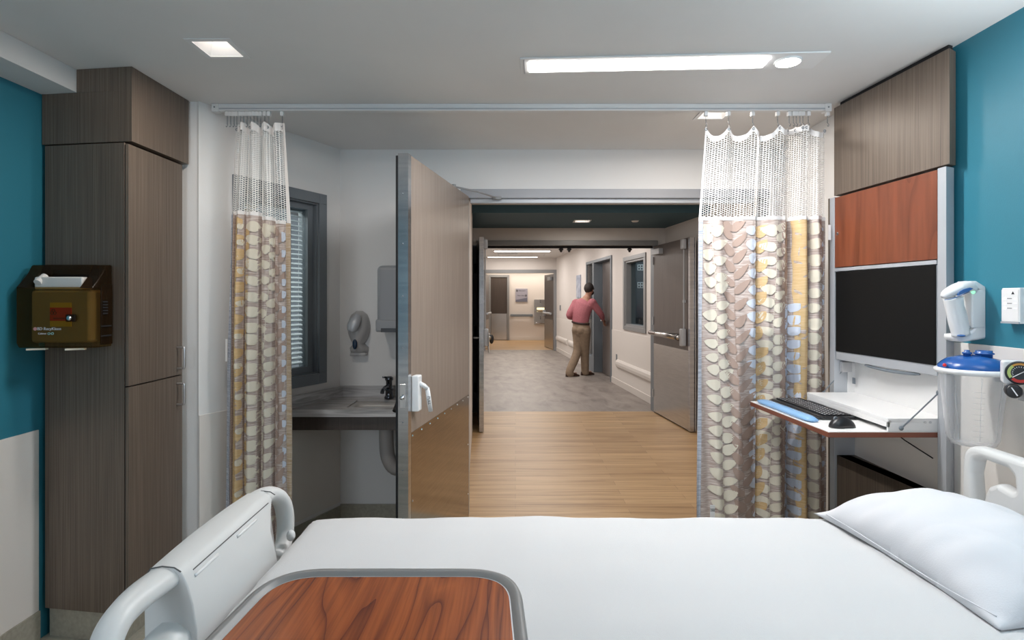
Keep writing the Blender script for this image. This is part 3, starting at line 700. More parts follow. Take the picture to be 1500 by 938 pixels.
text('lettering', 'Exit', .062, axes((a.x+.26, 19.573, a.z-.242), (1, 0, 0), (0, 0, 1)), 'ink', t)
t = thing('handrail', 'dark grey handrail across the corridor end wall', 'handrail', (.24, 19.6, .86))
a, b = P(747.5, 460.5, 19.55), P(780.5, 464, 19.55)
obj('rail', B(a.x, b.x, 19.50, 19.55, b.z, a.z), 'frame', t, bevel=.01)
for xx_ in (a.x+.04, b.x-.09): obj('bracket', B(xx_, xx_+.05, 19.54, 19.6, b.z-.01, a.z+.01), 'silverpaint', t)
t = thing('drinking_fountain', 'steel drinking fountain with lit alcove and bowl on the end wall', 'drinking fountain', (.85, 19.6, .9))
a, b = P(782.5, 439, 19.5), P(799.5, 475.5, 19.5)
bm = bmesh.new(); cells(bm, a.x, b.x, b.z, a.z, 19.50, 19.598, [(a.x+.09, b.x-.02, b.z+.43, b.z+.60)]); obj('body_panel', bm, 'steel', t, bevel=.004)
obj('bowl', (lambda q: (lathe(q, [(0, .0), (.10, .01), (.17, .06), (.175, .075), (.16, .07), (.0, .03)], ((a.x+b.x)/2+.02, 19.44, b.z+.44), n=24), q)[1])(bmesh.new()), 'chrome', t, smooth=True)
obj('alcove_light', B(a.x+.10, b.x-.03, 19.585, 19.59, b.z+.45, b.z+.58), emit('lit_alcove', (1, .9, .5), 1.3), t)
obj('spill_lip', B(a.x+.05, b.x-.03, 19.47, 19.50, b.z+.03, b.z+.08), 'chrome', t, bevel=.01)
for zq in (.20, .26, .78, .84):
    bm = bmesh.new(); cyl(bm, ((a.x+b.x)/2+.02, 19.49, b.z+zq), ((a.x+b.x)/2+.02, 19.50, b.z+zq), .018, n=12); obj('button', bm, 'ink', t)
# item hanging behind the left leaf
bm = bmesh.new(); ball(bm, P(720, 497, 16.5), .07, .05, .14); tag(obj('backpack', bm, 'black', None, smooth=True), 'small dark bag hanging at the farthest left door leaf', 'bag')

# ------------------------------------------------------------------ tall cabinet
t = thing('wardrobe_cabinet', 'tall dark brown laminate cabinet standing against the dark teal wall', 'cabinet', (-1.85, 2.6, 0))
YL, YR = 2.42, 2.364       # the side panel is a touch out of square
bm = bmesh.new(); prism(bm, [(-2.034, YL), (-1.652, YR), (-1.652, 2.775), (-2.034, 2.775)], .13, 2.128); obj('cabinet_side', bm, 'lam', t, bevel=.001)
bm = bmesh.new(); prism(bm, [(-2.03, YL+.02), (-1.67, YR+.02), (-1.67, 2.77), (-2.03, 2.77)], 0, .131); obj('plinth', bm, 'vinyl', t)
bm = bmesh.new(); prism(bm, [(-1.652, YR+.004), (-1.6475, YR+.004), (-1.6475, 2.75), (-1.652, 2.75)], .14, 2.12); obj('shadow_gap', bm, 'gap', t)
bm = bmesh.new(); prism(bm, [(-2.046, YL), (-1.62, YR), (-1.62, 2.775), (-2.046, 2.775)], 2.134, 2.351)
prism(bm, [(-1.878, YL-.024), (-1.62, YR), (-1.62, 2.775), (-1.878, 2.775)], 2.3505, 2.449); obj('upper_box', bm, 'lam', t)
for k, (z0, z1, hz0, hz1) in enumerate(((1.098, 2.122, 1.131, 1.233), (.13, 1.092, .957, 1.058))):
    d = obj('door', B(-1.6475, -1.633, YR, 2.744, z0, z1), 'lam', t, bevel=.0012)
    bm = bmesh.new()
    tube(bm, smooth_path([(-1.633, 2.70, hz0), (-1.606, 2.70, hz0+.001), (-1.597, 2.70, hz0+.010), (-1.597, 2.70, hz1-.010), (-1.606, 2.70, hz1-.001), (-1.633, 2.70, hz1)], 5), .0052, 10)
    obj('handle', bm, 'silver', d, smooth=True)

# ------------------------------------------------------------------ sharps box
t = thing('sharps_container', 'smoky amber sharps disposal box hung on the side of the tall cabinet', 'sharps box', (-1.86, 2.40, 1.27))
x0, x1, yf, yb, z0, z1 = -2.014, -1.708, 2.258, 2.366, 1.268, 1.515
bm = bmesh.new()
prof = [(yb, z0), (yf+.012, z0), (yf, z0+.02), (yf, z1), (yf+.018, z1+.006), (yb-.01, 1.61), (yb, 1.61)]
def side_shell(bm, xa, xb, prof):
    A = [bm.verts.new((xa, y, z)) for y, z in prof]; Bv = [bm.verts.new((xb, y, z)) for y, z in prof]; n = len(prof)
    for k in range(n-1): bm.faces.new((A[k], A[k+1], Bv[k+1], Bv[k]))
    bm.faces.new(A); bm.faces.new(Bv)
side_shell(bm, x0, x1, [(yb, z0), (yf+.012, z0), (yf, z0+.02), (yf, z1-.005), (yf+.004, z1)] + [(yb, z1)])
obj('lower_cover', bm, 'amber', t, bevel=.012, seg=3)
# hinged upper lid with an open window
bm = bmesh.new()
for xa, xb in ((x0-.002, x0+.052), (x1-.052, x1+.004)):
    side_shell(bm, xa, xb, [(yf-.003, z1-.004), (yf+.02, z1+.02), (yf+.055, 1.575), (yb-.035, 1.608), (yb, 1.61), (yb, z1-.004)])
side_shell(bm, x0+.05, x1-.05, [(yf+.052, 1.568), (yf+.055, 1.577), (yb-.035, 1.609), (yb, 1.611), (yb, 1.56)])
obj('lid', bm, 'amberd', t, bevel=.006, seg=2)
obj('side_cover', B(x1-.0005, x1+.005, yf+.045, yb, z0+.01, z1+.012), 'amberd', t, bevel=.002)
bm = bmesh.new()
for k in range(5): box(bm, x1+.005, x1+.008, yf+.05, yb-.03, 1.452-.012*k, 1.458-.012*k)
for k in range(2): box(bm, x1+.005, x1+.008, yf+.04, yb-.01, 1.352-.04*k, 1.357-.04*k)
bm.free()
for za, zb3 in [(1.452-.012*k, 1.458-.012*k) for k in range(5)]: obj('side_vent', B(x1+.005, x1+.008, yf+.05, yb-.03, za, zb3), 'gap', t)
for k in range(2): obj('side_groove', B(x1+.005, x1+.008, yf+.04, yb-.01, 1.352-.04*k, 1.357-.04*k), 'gap', t)
inn = obj('inner_bin', B(x0+.045, x1-.02, yf+.014, yb-.01, z0+.02, z1-.012), 'innerbin', t, bevel=.012)
bm = bmesh.new(); prism(bm, [(x0+.055, yf+.02), (x1-.055, yf+.02), (x1-.055, yb-.03), (x0+.055, yb-.03)], z1-.01, z1+.042)
obj('drop_tray', bm, 'innerwhite', t, bevel=.006)
bm = bmesh.new(); tube(bm, [(x0+.075, yf+.012, z1+.018), (x0+.075, yf+.05, z1+.045)], .014, 12); obj('tray_pivot', bm, 'innerwhite', t)
obj('warning_label', (lambda q: (box(q, -1.885, -1.800, yf+.0085, yf+.0135, 1.378, 1.432), q)[1])(bmesh.new()), 'red', inn)
for za, zb3 in ((1.355, 1.378), (1.432, 1.452)): obj('yellow_label', B(-1.885, -1.800, yf+.009, yf+.0135, za, zb3), 'yellow', inn)
AX = lambda x, y, z: axes((x, y, z), (1, 0, 0), (0, 0, 1))
text('lettering', 'BIOHAZARD', .0088, AX(-1.846, yf+.0078, 1.388), 'ink', inn)
bm = bmesh.new()
for k in range(3):
    an = math.pi/2+k*2*math.pi/3; cx, cz = -1.870+.0065*math.cos(an), 1.413+.0065*math.sin(an)
    pts = [(cx+.006*math.cos(q*math.pi/8), yf+.0076, cz+.006*math.sin(q*math.pi/8)) for q in range(17)]; tube(bm, pts, .0011, 6)
obj('hazard_mark', bm, 'ink', inn)
text('lettering', 'BD RecyKleen', .0165, AX(-1.880, yf-.0012, 1.346), 'print', t)
text('lettering', 'Cabinet', .0105, AX(-1.908, yf-.0012, 1.327), 'print', t)
bm = bmesh.new()
for cx in (-1.881, -1.867):
    pts = [(cx+.0045*math.cos(q*math.pi/7), yf-.0010, 1.327+.0045*math.sin(q*math.pi/7)) for q in range(15)]; tube(bm, pts, .0009, 6)
obj('recycling_mark', bm, mat('pale_teal_print', (.35, .7, .68), .5), t)
bm = bmesh.new(); lathe(bm, [(0, .001), (.007, .001), (.007, 0)], (-1.937, yf-.0002, 1.346), (0, -1, 0), 16); obj('round_emblem', bm, mat('emblem_red_white', (.75, .35, .33), .5), t)
lkp = obj('lock_plate', B(-1.812, -1.772, yf-.005, yf+.004, 1.375, 1.405), 'amberd', t, bevel=.003)
bm = bmesh.new(); lathe(bm, [(.010, 0), (.010, .006), (.007, .009), (0, .009)], (-1.794, yf-.004, 1.390), (0, -1, 0), 18); obj('lock', bm, 'chrome', lkp, smooth=True)
for xa in (x0+.05, x1-.10):
    bm = bmesh.new(); prism(bm, [(xa, yf-.012), (xa+.045, yf+.01), (xa+.06, yf+.01), (xa+.055, yf+.03), (xa+.04, yf+.028), (xa, yf)], z0-.008, z0-.001); obj('release_tab', bm, 'cream', t)
obj('mount_plate', B(x0+.06, x1-.02, yb-.001, 2.371, z0+.02, 1.59), 'gap', t)

# ------------------------------------------------------------------ ceiling lamp with reading spot
t = thing('linear_ceiling_lamp', 'long lit ceiling lamp with a round spot at one end, above the curtain track', 'light', (.65, 2.31, H))
LO = (.022, 2.352); LDIR = (1.2265, -.0610); LX = frame_matrix((LO[0], LO[1], H), LDIR, (.0610, 1.2265))
obj('housing', B(0, 1.232, -.078, .078, -.008, -.001), 'plastic', t, xf=LX, bevel=.002)
obj('diffuser', B(.035, 1.012, -.048, .048, -.0125, -.0085), 'lamp', t, xf=LX)
obj('end_slot', B(.012, .017, -.07, .07, -.0095, -.0082), 'silverpaint', t, xf=LX)
s = obj('spot_ring', (lambda q: (lathe(q, [(.055, 0), (.052, -.006), (.047, -.006)], (1.098, 0, -.008), n=32), q)[1])(bmesh.new()), 'plastic', t, xf=LX)
bm = bmesh.new(); lathe(bm, [(0, -.0065), (.047, -.0065), (.047, -.004)], (1.098, 0, -.008), n=32); obj('spot_lens', bm, 'spot', s, xf=LX)

# ------------------------------------------------------------------ curtain track and curtains
YT = 2.83
t = thing('curtain_track', 'long white ceiling-mounted curtain track across the room', 'curtain track', (.04, YT, H))
obj('rail', B(-1.508, 1.575, YT-.016, YT+.016, H-.036, H-.001), 'plastic', t, bevel=.003)
obj('rail_groove', B(-1.49, 1.57, YT-.018, YT-.0155, H-.031, H-.023), 'silverpaint', t)
for x in (-1.515, 1.568): 
    e = obj('end_cap', B(x-.012, x+.022, YT-.021, YT+.021, H-.042, H-.0005), 'plastic', t, bevel=.004)
    bm = bmesh.new(); cyl(bm, (x+.004, YT-.0225, H-.02), (x+.004, YT-.02, H-.02), .004, n=10); obj('screw', bm, 'frame', e)

PPM = F/YT            # pixels per metre at the curtain plane
def interp(tab, x):
    if x <= tab[0][0]: return tab[0][1]
    for i in range(len(tab)-1):
        if x <= tab[i+1][0]:
            a, b = tab[i], tab[i+1]; t_ = (x-a[0])/(b[0]-a[0]); return a[1]+(b[1]-a[1])*t_
    return tab[-1][1]
def hermite(tab, x):
    if x <= tab[0][0]: return tab[0][1]
    for i in range(len(tab)-1):
        if x <= tab[i+1][0]:
            a, b = tab[i], tab[i+1]; t_ = (x-a[0])/(b[0]-a[0]); t_ = t_*t_*(3-2*t_); return a[1]+(b[1]-a[1])*t_
    return tab[-1][1]
class Cloth:
    """curtain surface: w (position across, in units of the photo's width), z height -> 3-D point"""
    back = 0
    def __init__(s, left, right, folds, ztop, znet, zbot, w0, w1):
        s.left, s.right, s.folds, s.ztop, s.znet, s.zbot, s.w0, s.w1 = left, right, folds, ztop, znet, zbot, w0, w1
    def pt(s, w, z, off=0):
        l = interp(s.left, z); r = interp(s.right, z); k = (w-s.w0)/(s.w1-s.w0)
        sway = .25*math.sin(w*.21+z*3.1)+.18*math.sin(w*.47-z*5.3)
        x = (l+(r-l)*k-VX+sway*min(1, 12*k*(1-k)))/PPM
        amp = 1.0 + .25*math.sin(z*2.3+w*.05)
        y = YT + hermite(s.folds, w)*amp + .004*math.sin(z*6+w*.3) - off
        if s.back:
            q = s.back*min(1, max(0, (w-1082)/20))*min(1, max(0, (1.30-z)/.3)); y += q; x *= 1+q/YT
        return Vector((x, y, z))
def add_cloth(bm, c, zt, zb, w0, w1, nw, nz, mi, uvl, off=0, wav=None):
    grid = []; us = 0
    for j in range(nz+1):
        row = []
        for i in range(nw+1):
            w = w0+(w1-w0)*i/nw; f = j/nz
            ta = zt(w) if callable(zt) else zt; tb = zb(w) if callable(zb) else zb
            row.append((bm.verts.new(c.pt(w, ta+(tb-ta)*f, off)), ta+(tb-ta)*f))
        grid.append(row)
    arc = [0]
    for i in range(nw): 
        a, b = grid[nz//2][i][0].co, grid[nz//2][i+1][0].co
        arc.append(arc[-1]+(b-a).length)
    for j in range(nz):
        for i in range(nw):
            f = bm.faces.new((grid[j][i][0], grid[j][i+1][0], grid[j+1][i+1][0], grid[j+1][i][0])); f.material_index = mi; f.smooth = True
            for lp, (ii, jj) in zip(f.loops, ((i, j), (i+1, j), (i+1, j+1), (i, j+1))): lp[uvl].uv = (arc[ii], grid[jj][ii][1])
LOFF = .0032
def leafshape(bm, c, w, z, ang, Lm, Wm, mi, lo, hi, tip=1.0):
    """woven leaf: base at (w,z), pointing along ang (0 = +w, 90 = up); Lm, Wm in metres; clipped to the fold lo..hi"""
    global LOFF
    Lm *= 1.08; LOFF = .0032 if LOFF > .0046 else LOFF+.00003
    ca, sa = math.cos(ang), math.sin(ang); n = 10; m = 4; rows = []
    bend = random.uniform(-.12, .12)
    for i in range(n+1):
        t = i/n; hw = Wm*.5*(t**.40)*((1-t)**.80)*1.95
        row = []
        for k in range(-m//2, m//2+1):
            a = t*Lm; b = hw*k/(m/2) + bend*Lm*t*(1-t)
            dw = (a*ca-b*sa)*PPM; dz = a*sa+b*ca
            ww = min(max(w+dw, lo), hi)
            zz = min(z+dz, c.znet-.012)
            row.append(bm.verts.new(c.pt(ww, zz, LOFF)))
        rows.append(row)
    for i in range(n):
        for k in range(m):
            f = bm.faces.new((rows[i][k], rows[i][k+1], rows[i+1][k+1], rows[i+1][k])); f.material_index = mi; f.smooth = True
def stemline(bm, c, wf, z0, z1, mi, lo, hi, wd=.6):
    n = 60; prev = None
    for i in range(n+1):
        z = z0+(z1-z0)*i/n; w = wf(z)
        a = bm.verts.new(c.pt(min(max(w-wd/2, lo), hi), z, .0048)); b = bm.verts.new(c.pt(min(max(w+wd/2, lo), hi), z, .0048))
        if prev: f = bm.faces.new((prev[0], prev[1], b, a)); f.material_index = mi; f.smooth = True
        prev = (a, b)
def vine(bm, c, wf, mi, lo, hi, step, Lm, Wm, spread, sides=(1, -1), stem=True, zt=None, zb=None, jit=.25):
    """leaves in pairs along a stem whose position is wf(z)"""
    z = c.zbot+.02 if zb is None else zb; top = (c.znet-.01) if zt is None else zt; k = 0
    if stem: stemline(bm, c, wf, z, top, mi, lo, hi)
    while z < top-.02:
        for s_ in sides:
            zz = z + (0 if s_ > 0 else step*.45)
            a = spread + random.uniform(-jit, jit); sc = random.uniform(.82, 1.12)
            ang = a if s_ > 0 else math.pi-a
            leafshape(bm, c, wf(zz), min(zz, top-.05), ang, Lm*sc, Wm*random.uniform(.85, 1.1), mi, lo, hi)
        z += step*random.uniform(.9, 1.1); k += 1
R_ = math.radians
MI = ['cloth', 'cream', 'brownleaf', 'blueleaf', 'gold', 'net', 'hem', 'bluehem', 'goldhem']

def hooks(xs, t, yy=YT):
    pass
def carrier(x, name_grp, zt, label):
    """white glider in the track with the bead chain and hook below"""
    t = thing('curtain_glider', label, 'curtain glider', (x, YT, H-.036), name_grp)
    obj('glider', B(x-.009, x+.009, YT-.010, YT+.010, H-.060, H-.0365), 'plastic', t, bevel=.003)
    bm = bmesh.new(); z = H-.060
    while z > zt+.006:
        ball(bm, (x, YT, z), .0028, n=8); z -= .0075
    tube(bm, smooth_path([(x, YT, zt+.008), (x+.004, YT-.006, zt), (x, YT-.008, zt-.010), (x-.004, YT-.006, zt-.004)], 4), .0013, 6)
    obj('bead_chain', bm, 'frame', t, smooth=True)
    return t

# right-hand curtain ---------------------------------------------------------
folds = [(1020, -.004), (1024, .0), (1038, .012), (1052, -.006), (1070, .010), (1088, -.010), (1100, -.018), (1105.4, -.012), (1106.2, .022), (1113, .008), (1124, -.024), (1138, -.034), (1148, -.018), (1155, .020),
         (1160, .050), (1164, .018), (1170, -.026), (1178, -.034), (1183, -.012), (1185.5, .018), (1188, -.010), (1195, -.032), (1203, -.020), (1208, .016), (1214, .022)]
zr = lambda y: CH-(y-VY)/PPM
c = Cloth([(zr(760), 1020), (zr(322), 1023), (zr(185), 1033)], [(zr(760), 1213), (zr(322), 1212.5), (zr(185), 1213.5)], folds, zr(186), zr(321), .08, 1020, 1216); c.back = .078
t = thing('privacy_curtain', 'wide leaf-patterned privacy curtain with net top, hung beside the fold-down desk', 'curtain', (1.25, YT, .08))
HK = [1034, 1067, 1102.5, 1139, 1156, 1162, 1166.5, 1171.5, 1176, 1184, 1212]
def hw_(w): return c.w0+(w-interp(c.left, c.ztop))/(interp(c.right, c.ztop)-interp(c.left, c.ztop))*(c.w1-c.w0)
HW = [hw_(h) for h in HK]
def ztop_r(w, depth=.048):
    for i in range(len(HW)-1):
        if HW[i] <= w <= HW[i+1]:
            k = (w-HW[i])/(HW[i+1]-HW[i]); g = (HW[i+1]-HW[i])/36.
            return zr(185)-min(1, g)*depth*(1-abs(2*k-1)**2.2)*1.0
    return zr(187)
bm = bmesh.new(); uvl = bm.loops.layers.uv.new('UVMap')
add_cloth(bm, c, lambda w: ztop_r(w)-.024, lambda w: c.znet+.010, c.w0+3, c.w1-1, 150, 12, 0, uvl)
obj('netting', bm, 'net', t, smooth=True)
bm = bmesh.new(); uvl = bm.loops.layers.uv.new('UVMap')
add_cloth(bm, c, lambda w: ztop_r(w), lambda w: ztop_r(w)-.027, c.w0, c.w1, 150, 2, 0, uvl, .0008)
add_cloth(bm, c, lambda w: c.znet+.012, lambda w: c.znet-.006, c.w0, c.w1, 150, 2, 0, uvl, .002)
add_cloth(bm, c, lambda w: ztop_r(w)-.01, lambda w: c.znet, c.w0, c.w0+3.6, 3, 12, 0, uvl, .0008)
add_cloth(bm, c, lambda w: ztop_r(w)-.01, lambda w: c.znet, 1105.4, 1107.4, 2, 12, 0, uvl, .001)
obj('hem', bm, 'hem', t, smooth=True)
bm = bmesh.new(); uvl = bm.loops.layers.uv.new('UVMap')
add_cloth(bm, c, c.znet, c.zbot, c.w0, c.w1, 392, 60, 0, uvl)
add_cloth(bm, c, c.znet-.004, c.zbot, c.w0, c.w0+6, 9, 60, 7, uvl, .0055)
W = lambda pts: (lambda z: interp(sorted((zr(y), x) for y, x in pts), z)+.9*math.sin(z*9))
vine(bm, c, W([(320, 1040), (450, 1048), (600, 1056), (760, 1063)]), 1, 1026.5, 1105.3, .074, .072, .058, R_(20))
vine(bm, c, W([(320, 1072), (450, 1075), (600, 1083), (760, 1093)]), 2, 1056, 1105.3, .082, .092, .043, R_(48), jit=.10)
vine(bm, c, W([(320, 1105), (450, 1107), (600, 1110), (760, 1113)]), 3, 1090, 1105.3, .078, .052, .058, R_(14), sides=(-1,), stem=False)
# gold leaves tucked beside the seam
vine(bm, c, W([(320, 1106), (760, 1106)]), 4, 1106.4, 1122, .088, .080, .060, R_(52), sides=(1,), stem=False)
vine(bm, c, W([(320, 1136), (450, 1131), (600, 1127), (760, 1126)]), 1, 1106.6, 1152, .070, .072, .052, R_(20))
vine(bm, c, W([(320, 1152), (450, 1149), (600, 1146), (760, 1145)]), 2, 1139, 1156, .080, .060, .045, R_(70), jit=.15, stem=False)
vine(bm, c, W([(450, 1158), (600, 1160), (760, 1161)]), 3, 1151, 1172, .066, .058, .050, R_(30), zt=zr(440))
# the solid gold fold
k0 = [(1164.5, 1183)]
def band(wl, wr, z0, z1, mi, off=.0028):
    uv = bm.loops.layers.uv.verify(); n = 30; m = 8; g = []
    for i in range(n+1):
        z = z0+(z1-z0)*i/n; g.append([bm.verts.new(c.pt(wl(z)+(wr(z)-wl(z))*k/m, z, off)) for k in range(m+1)])
    for i in range(n):
        for k in range(m): f = bm.faces.new((g[i][k], g[i][k+1], g[i+1][k+1], g[i+1][k])); f.material_index = mi; f.smooth = True
band(lambda z: 1164+3*(1-min(1, (z-.3)/1.5)) + 1.2*math.sin(z*70), lambda z: 1183, c.zbot, c.znet-.008, 4)
vine(bm, c, W([(320, 1172), (760, 1176)]), 0, 1166, 1184, .15, .06, .012, R_(30), stem=False, jit=.3)
vine(bm, c, W([(320, 1185), (760, 1186)]), 1, 1185.4, 1205, .078, .062, .064, R_(12), sides=(1,), stem=False)
vine(bm, c, W([(320, 1205), (760, 1207)]), 2, 1198, 1213, .085, .066, .048, R_(62), jit=.15, stem=False)
vine(bm, c, W([(320, 1213), (760, 1214)]), 3, 1209, 1215.6, .07, .05, .045, R_(160), sides=(1,), stem=False)
obj('printed_cloth', bm, MI, t, smooth=True)
lb = obj('care_label', B(P(1038, 0, YT).x, P(1045, 0, YT).x, YT-.022, YT-.020, zr(775), zr(738)), 'plastic', t, bevel=.001)
text('lettering', 'WASH\nCARE', .0085, AX(P(1041.6, 0, YT).x, YT-.0228, zr(745)), 'ink', lb)
text('lettering', 'xXx\nXx', .0075, AX(P(1041.6, 0, YT).x, YT-.0228, zr(755)), 'ink', lb) if False else None
obj('side_tag', B(P(1211.5, 0, YT).x, P(1215.5, 0, YT).x, YT-.012, YT-.010, zr(352), zr(330)), 'hem', t)
for h in HK:
    x = (h-VX)/PPM; q = c.pt(hw_(h), zr(190), .002)
    pts = [q+Vector((.0055*math.cos(a*math.pi/5), 0, .0055*math.sin(a*math.pi/5))) for a in range(11)]; bm = bmesh.new(); tube(bm, pts, .0018, 6); obj('grommet', bm, 'frame', t)
for i, h in enumerate(HK):
    carrier((h-VX)/PPM, 'gliders of the wide curtain', zr(183), 'white glider and bead chain holding the wide curtain, number by hook unseen')
rg = [o for o in bpy.data.objects if o.name.startswith('curtain_glider')]
names = ['at the doorway-side edge', 'second hook from the doorway-side edge', 'third hook from the doorway-side edge', 'fourth hook, just before the bunched part', 'first of the bunched hooks', 'second of the bunched hooks', 'third of the bunched hooks', 'fourth of the bunched hooks', 'fifth of the bunched hooks', 'last of the bunched hooks', 'at the wall end beside the cabinet']
for o, nm in zip(rg, names): o['label'] = 'white curtain glider on the wide curtain, '+nm

# left-hand curtain ---------------------------------------------------------
folds = [(328, .03), (334, .012), (337.5, -.004), (339, .028), (342, -.008), (348, -.030), (354, -.002), (356, .030), (359, -.010), (368, -.036), (377, -.010), (380, .034), (383, -.006), (391, -.030), (398, -.012), (401, .020),
         (404, -.004), (411, -.016), (418, -.010), (420, -.004), (428, -.016)]
c = Cloth([(zr(770), 328), (zr(520), 330), (zr(320), 334), (zr(185), 342)], [(zr(770), 430), (zr(520), 428.5), (zr(330), 428), (zr(185), 420)], folds, zr(186), zr(322), .08, 328, 429)
def znet_l(w): return zr(interp([(328, 313), (355, 313), (356, 314), (380, 315), (381, 321), (401, 322), (402, 326), (429, 328)], w))
def hwl(w): return c.w0+(w-342)/(420-342)*(c.w1-c.w0)
HK2 = [333, 338, 343, 347, 352.5, 357, 362, 367, 372, 377, 382, 388, 394, 413.5]
AT = [344, 349, 354, 359, 365, 371, 378, 384, 390, 395, 413]
def ztop_l(w):
    k = (w-c.w0)/(c.w1-c.w0)*78+342
    s = 0
    for a, b in zip((342, 352, 364, 381, 398), (352, 364, 381, 398, 424)):
        if a <= k <= b:
            m = (k-a)/(b-a); s = .020*(1-math.sin(math.pi*m)**.7)
    return zr(181)-s
t = thing('privacy_curtain', 'narrow bunched leaf-patterned curtain with net top in front of the blind window', 'curtain', (-1.3, YT, .08))
bm = bmesh.new(); uvl = bm.loops.layers.uv.new('UVMap')
add_cloth(bm, c, lambda w: ztop_l(w)-.035, lambda w: znet_l(w)+.010, c.w0+2, c.w1-6, 110, 12, 0, uvl)
obj('netting', bm, 'net', t, smooth=True)
c2 = Cloth(c.left, c.right, [(a, b+.022 if b < .02 else b) for a, b in folds], c.ztop, c.znet, c.zbot, 328, 429)
bm = bmesh.new(); uvl = bm.loops.layers.uv.new('UVMap')
add_cloth(bm, c2, lambda w: ztop_l(w)-.035, lambda w: znet_l(w)+.014, c.w0+2, c.w1-30, 90, 12, 0, uvl)
obj('netting', bm, 'net', t, smooth=True)
bm = bmesh.new(); uvl = bm.loops.layers.uv.new('UVMap')
add_cloth(bm, c, ztop_l, lambda w: ztop_l(w)-.040, c.w0, c.w1, 110, 3, 0, uvl, .001)
add_cloth(bm, c, lambda w: znet_l(w)+.012, lambda w: znet_l(w)-.006, c.w0+7, c.w1-8, 90, 2, 0, uvl, .002)
add_cloth(bm, c, lambda w: ztop_l(w)-.02, lambda w: znet_l(w)+.0, c.w1-7, c.w1, 5, 12, 0, uvl, .001)
add_cloth(bm, c, lambda w: ztop_l(w)-.02, lambda w: znet_l(w)+.0, c.w0, c.w0+3, 3, 12, 0, uvl, .001)
obj('hem', bm, 'hem', t, smooth=True)
bm = bmesh.new(); uvl = bm.loops.layers.uv.new('UVMap')
add_cloth(bm, c, lambda w: znet_l(w), lambda w: c.zbot, c.w0, c.w1, 303, 60, 0, uvl)
add_cloth(bm, c, lambda w: znet_l(w), lambda w: c.zbot, c.w0, 337.5, 9, 60, 7, uvl, .0055)
add_cloth(bm, c, lambda w: znet_l(w), lambda w: c.zbot, 421, c.w1, 9, 60, 8, uvl, .0055)
c.znet = zr(316)
band(lambda z: 340.0, lambda z: 347.5+2.2*math.sin(z*38), c.zbot, c.znet-.01, 4)
vine(bm, c, W([(320, 341), (760, 341)]), 4, 340, 354.5, .085, .06, .06, R_(35), sides=(1,), stem=False)
vine(bm, c, W([(320, 355), (760, 355)]), 1, 346, 354.8, .16, .030, .035, R_(20), sides=(-1,), stem=False)
vine(bm, c, W([(320, 356), (760, 356)]), 4, 356.2, 366, .085, .055, .055, R_(45), sides=(1,), stem=False)
vine(bm, c, W([(320, 380), (760, 379)]), 1, 357.5, 379.6, .072, .076, .058, R_(16), sides=(-1,), stem=False)
c.znet = zr(323)
vine(bm, c, W([(320, 397), (450, 393), (760, 385)]), 1, 380.6, 401, .080, .058, .050, R_(34))
c.znet = zr(329)
vine(bm, c, W([(320, 409), (560, 408), (760, 406)]), 2, 401.4, 419, .092, .070, .038, R_(58), jit=.1)
vine(bm, c, W([(320, 421), (760, 420)]), 3, 414.5, 420.6, .07, .045, .04, R_(15), sides=(-1,), stem=False)
obj('printed_cloth', bm, MI, t, smooth=True)
obj('side_tag', B(P(328.5, 0, YT).x, P(331.5, 0, YT).x, YT+.01, YT+.012, zr(530), zr(497)), 'hem', t)
for h in (344, 368, 394, 413):
    q = c.pt(hwl(h), zr(188), .003)
    pts = [q+Vector((.0055*math.cos(a*math.pi/5), 0, .0055*math.sin(a*math.pi/5))) for a in range(11)]; bm = bmesh.new(); tube(bm, pts, .0018, 6); obj('grommet', bm, 'frame', t)
old = set(o.name for o in bpy.data.objects)
for i, h in enumerate(HK2):
    o = carrier((h-VX)/PPM, 'gliders of the narrow curtain', zr(184), '')
    if i == len(HK2)-1: o['label'] = 'white curtain glider hanging apart from the others above the narrow curtain'; o['group'] = 'gliders of the narrow curtain'
    else: o['label'] = 'white curtain glider in the tight row above the narrow bunched curtain'; o['group'] = 'tight row of gliders above the narrow curtain'

# ------------------------------------------------------------------ sink alcove
t = thing('vanity_worktop', 'grey veined worktop with dark wood apron in the sink alcove', 'worktop', (-.9, 3.45, .8))
def ax(Y, d=0): return -1.155-.4675*(3.686-Y)+.02+d       # slanting wall's x at depth Y
BX0, BX1, BY0, BY1 = -1.00, -.62, 3.31, 3.535
zt_, th_ = .824, .036
bm = bmesh.new()
yf_, yb_ = 3.235, 3.68
prism(bm, [(ax(yf_), yf_), (-.47, yf_), (-.47, BY0), (ax(BY0), BY0)], zt_-th_, zt_)
prism(bm, [(ax(BY1), BY1), (-.47, BY1), (-.47, yb_), (ax(yb_), yb_)], zt_-th_, zt_)
prism(bm, [(ax(BY0), BY0), (BX0, BY0), (BX0, BY1), (ax(BY1), BY1)], zt_-th_, zt_)
prism(bm, [(BX1, BY0), (-.47, BY0), (-.47, BY1), (BX1, BY1)], zt_-th_, zt_)
obj('worktop', bm, 'marbletop', t)
obj('front_edge', (lambda q: (prism(q, [(ax(yf_), yf_-.004), (-.47, yf_-.004), (-.47, yf_+.0005), (ax(yf_), yf_+.0005)], zt_-th_-.004, zt_+.001), q)[1])(bmesh.new()), 'marble', t)
bm = bmesh.new(); prism(bm, [(ax(yb_), 3.668), (-.47, 3.668), (-.47, 3.684), (ax(yb_), 3.684)], zt_, .894)
prism(bm, [(ax(yf_), yf_), (ax(yf_)+.014, yf_), (ax(3.668)+.014, 3.668), (ax(3.668), 3.668)], zt_, .894)
obj('backsplash', bm, 'marble', t)
bm = bmesh.new(); prism(bm, [(ax(3.27), 3.265), (-.48, 3.265), (-.48, 3.285), (ax(3.29), 3.285)], .70, zt_-th_)
obj('apron', bm, 'lamd', t)
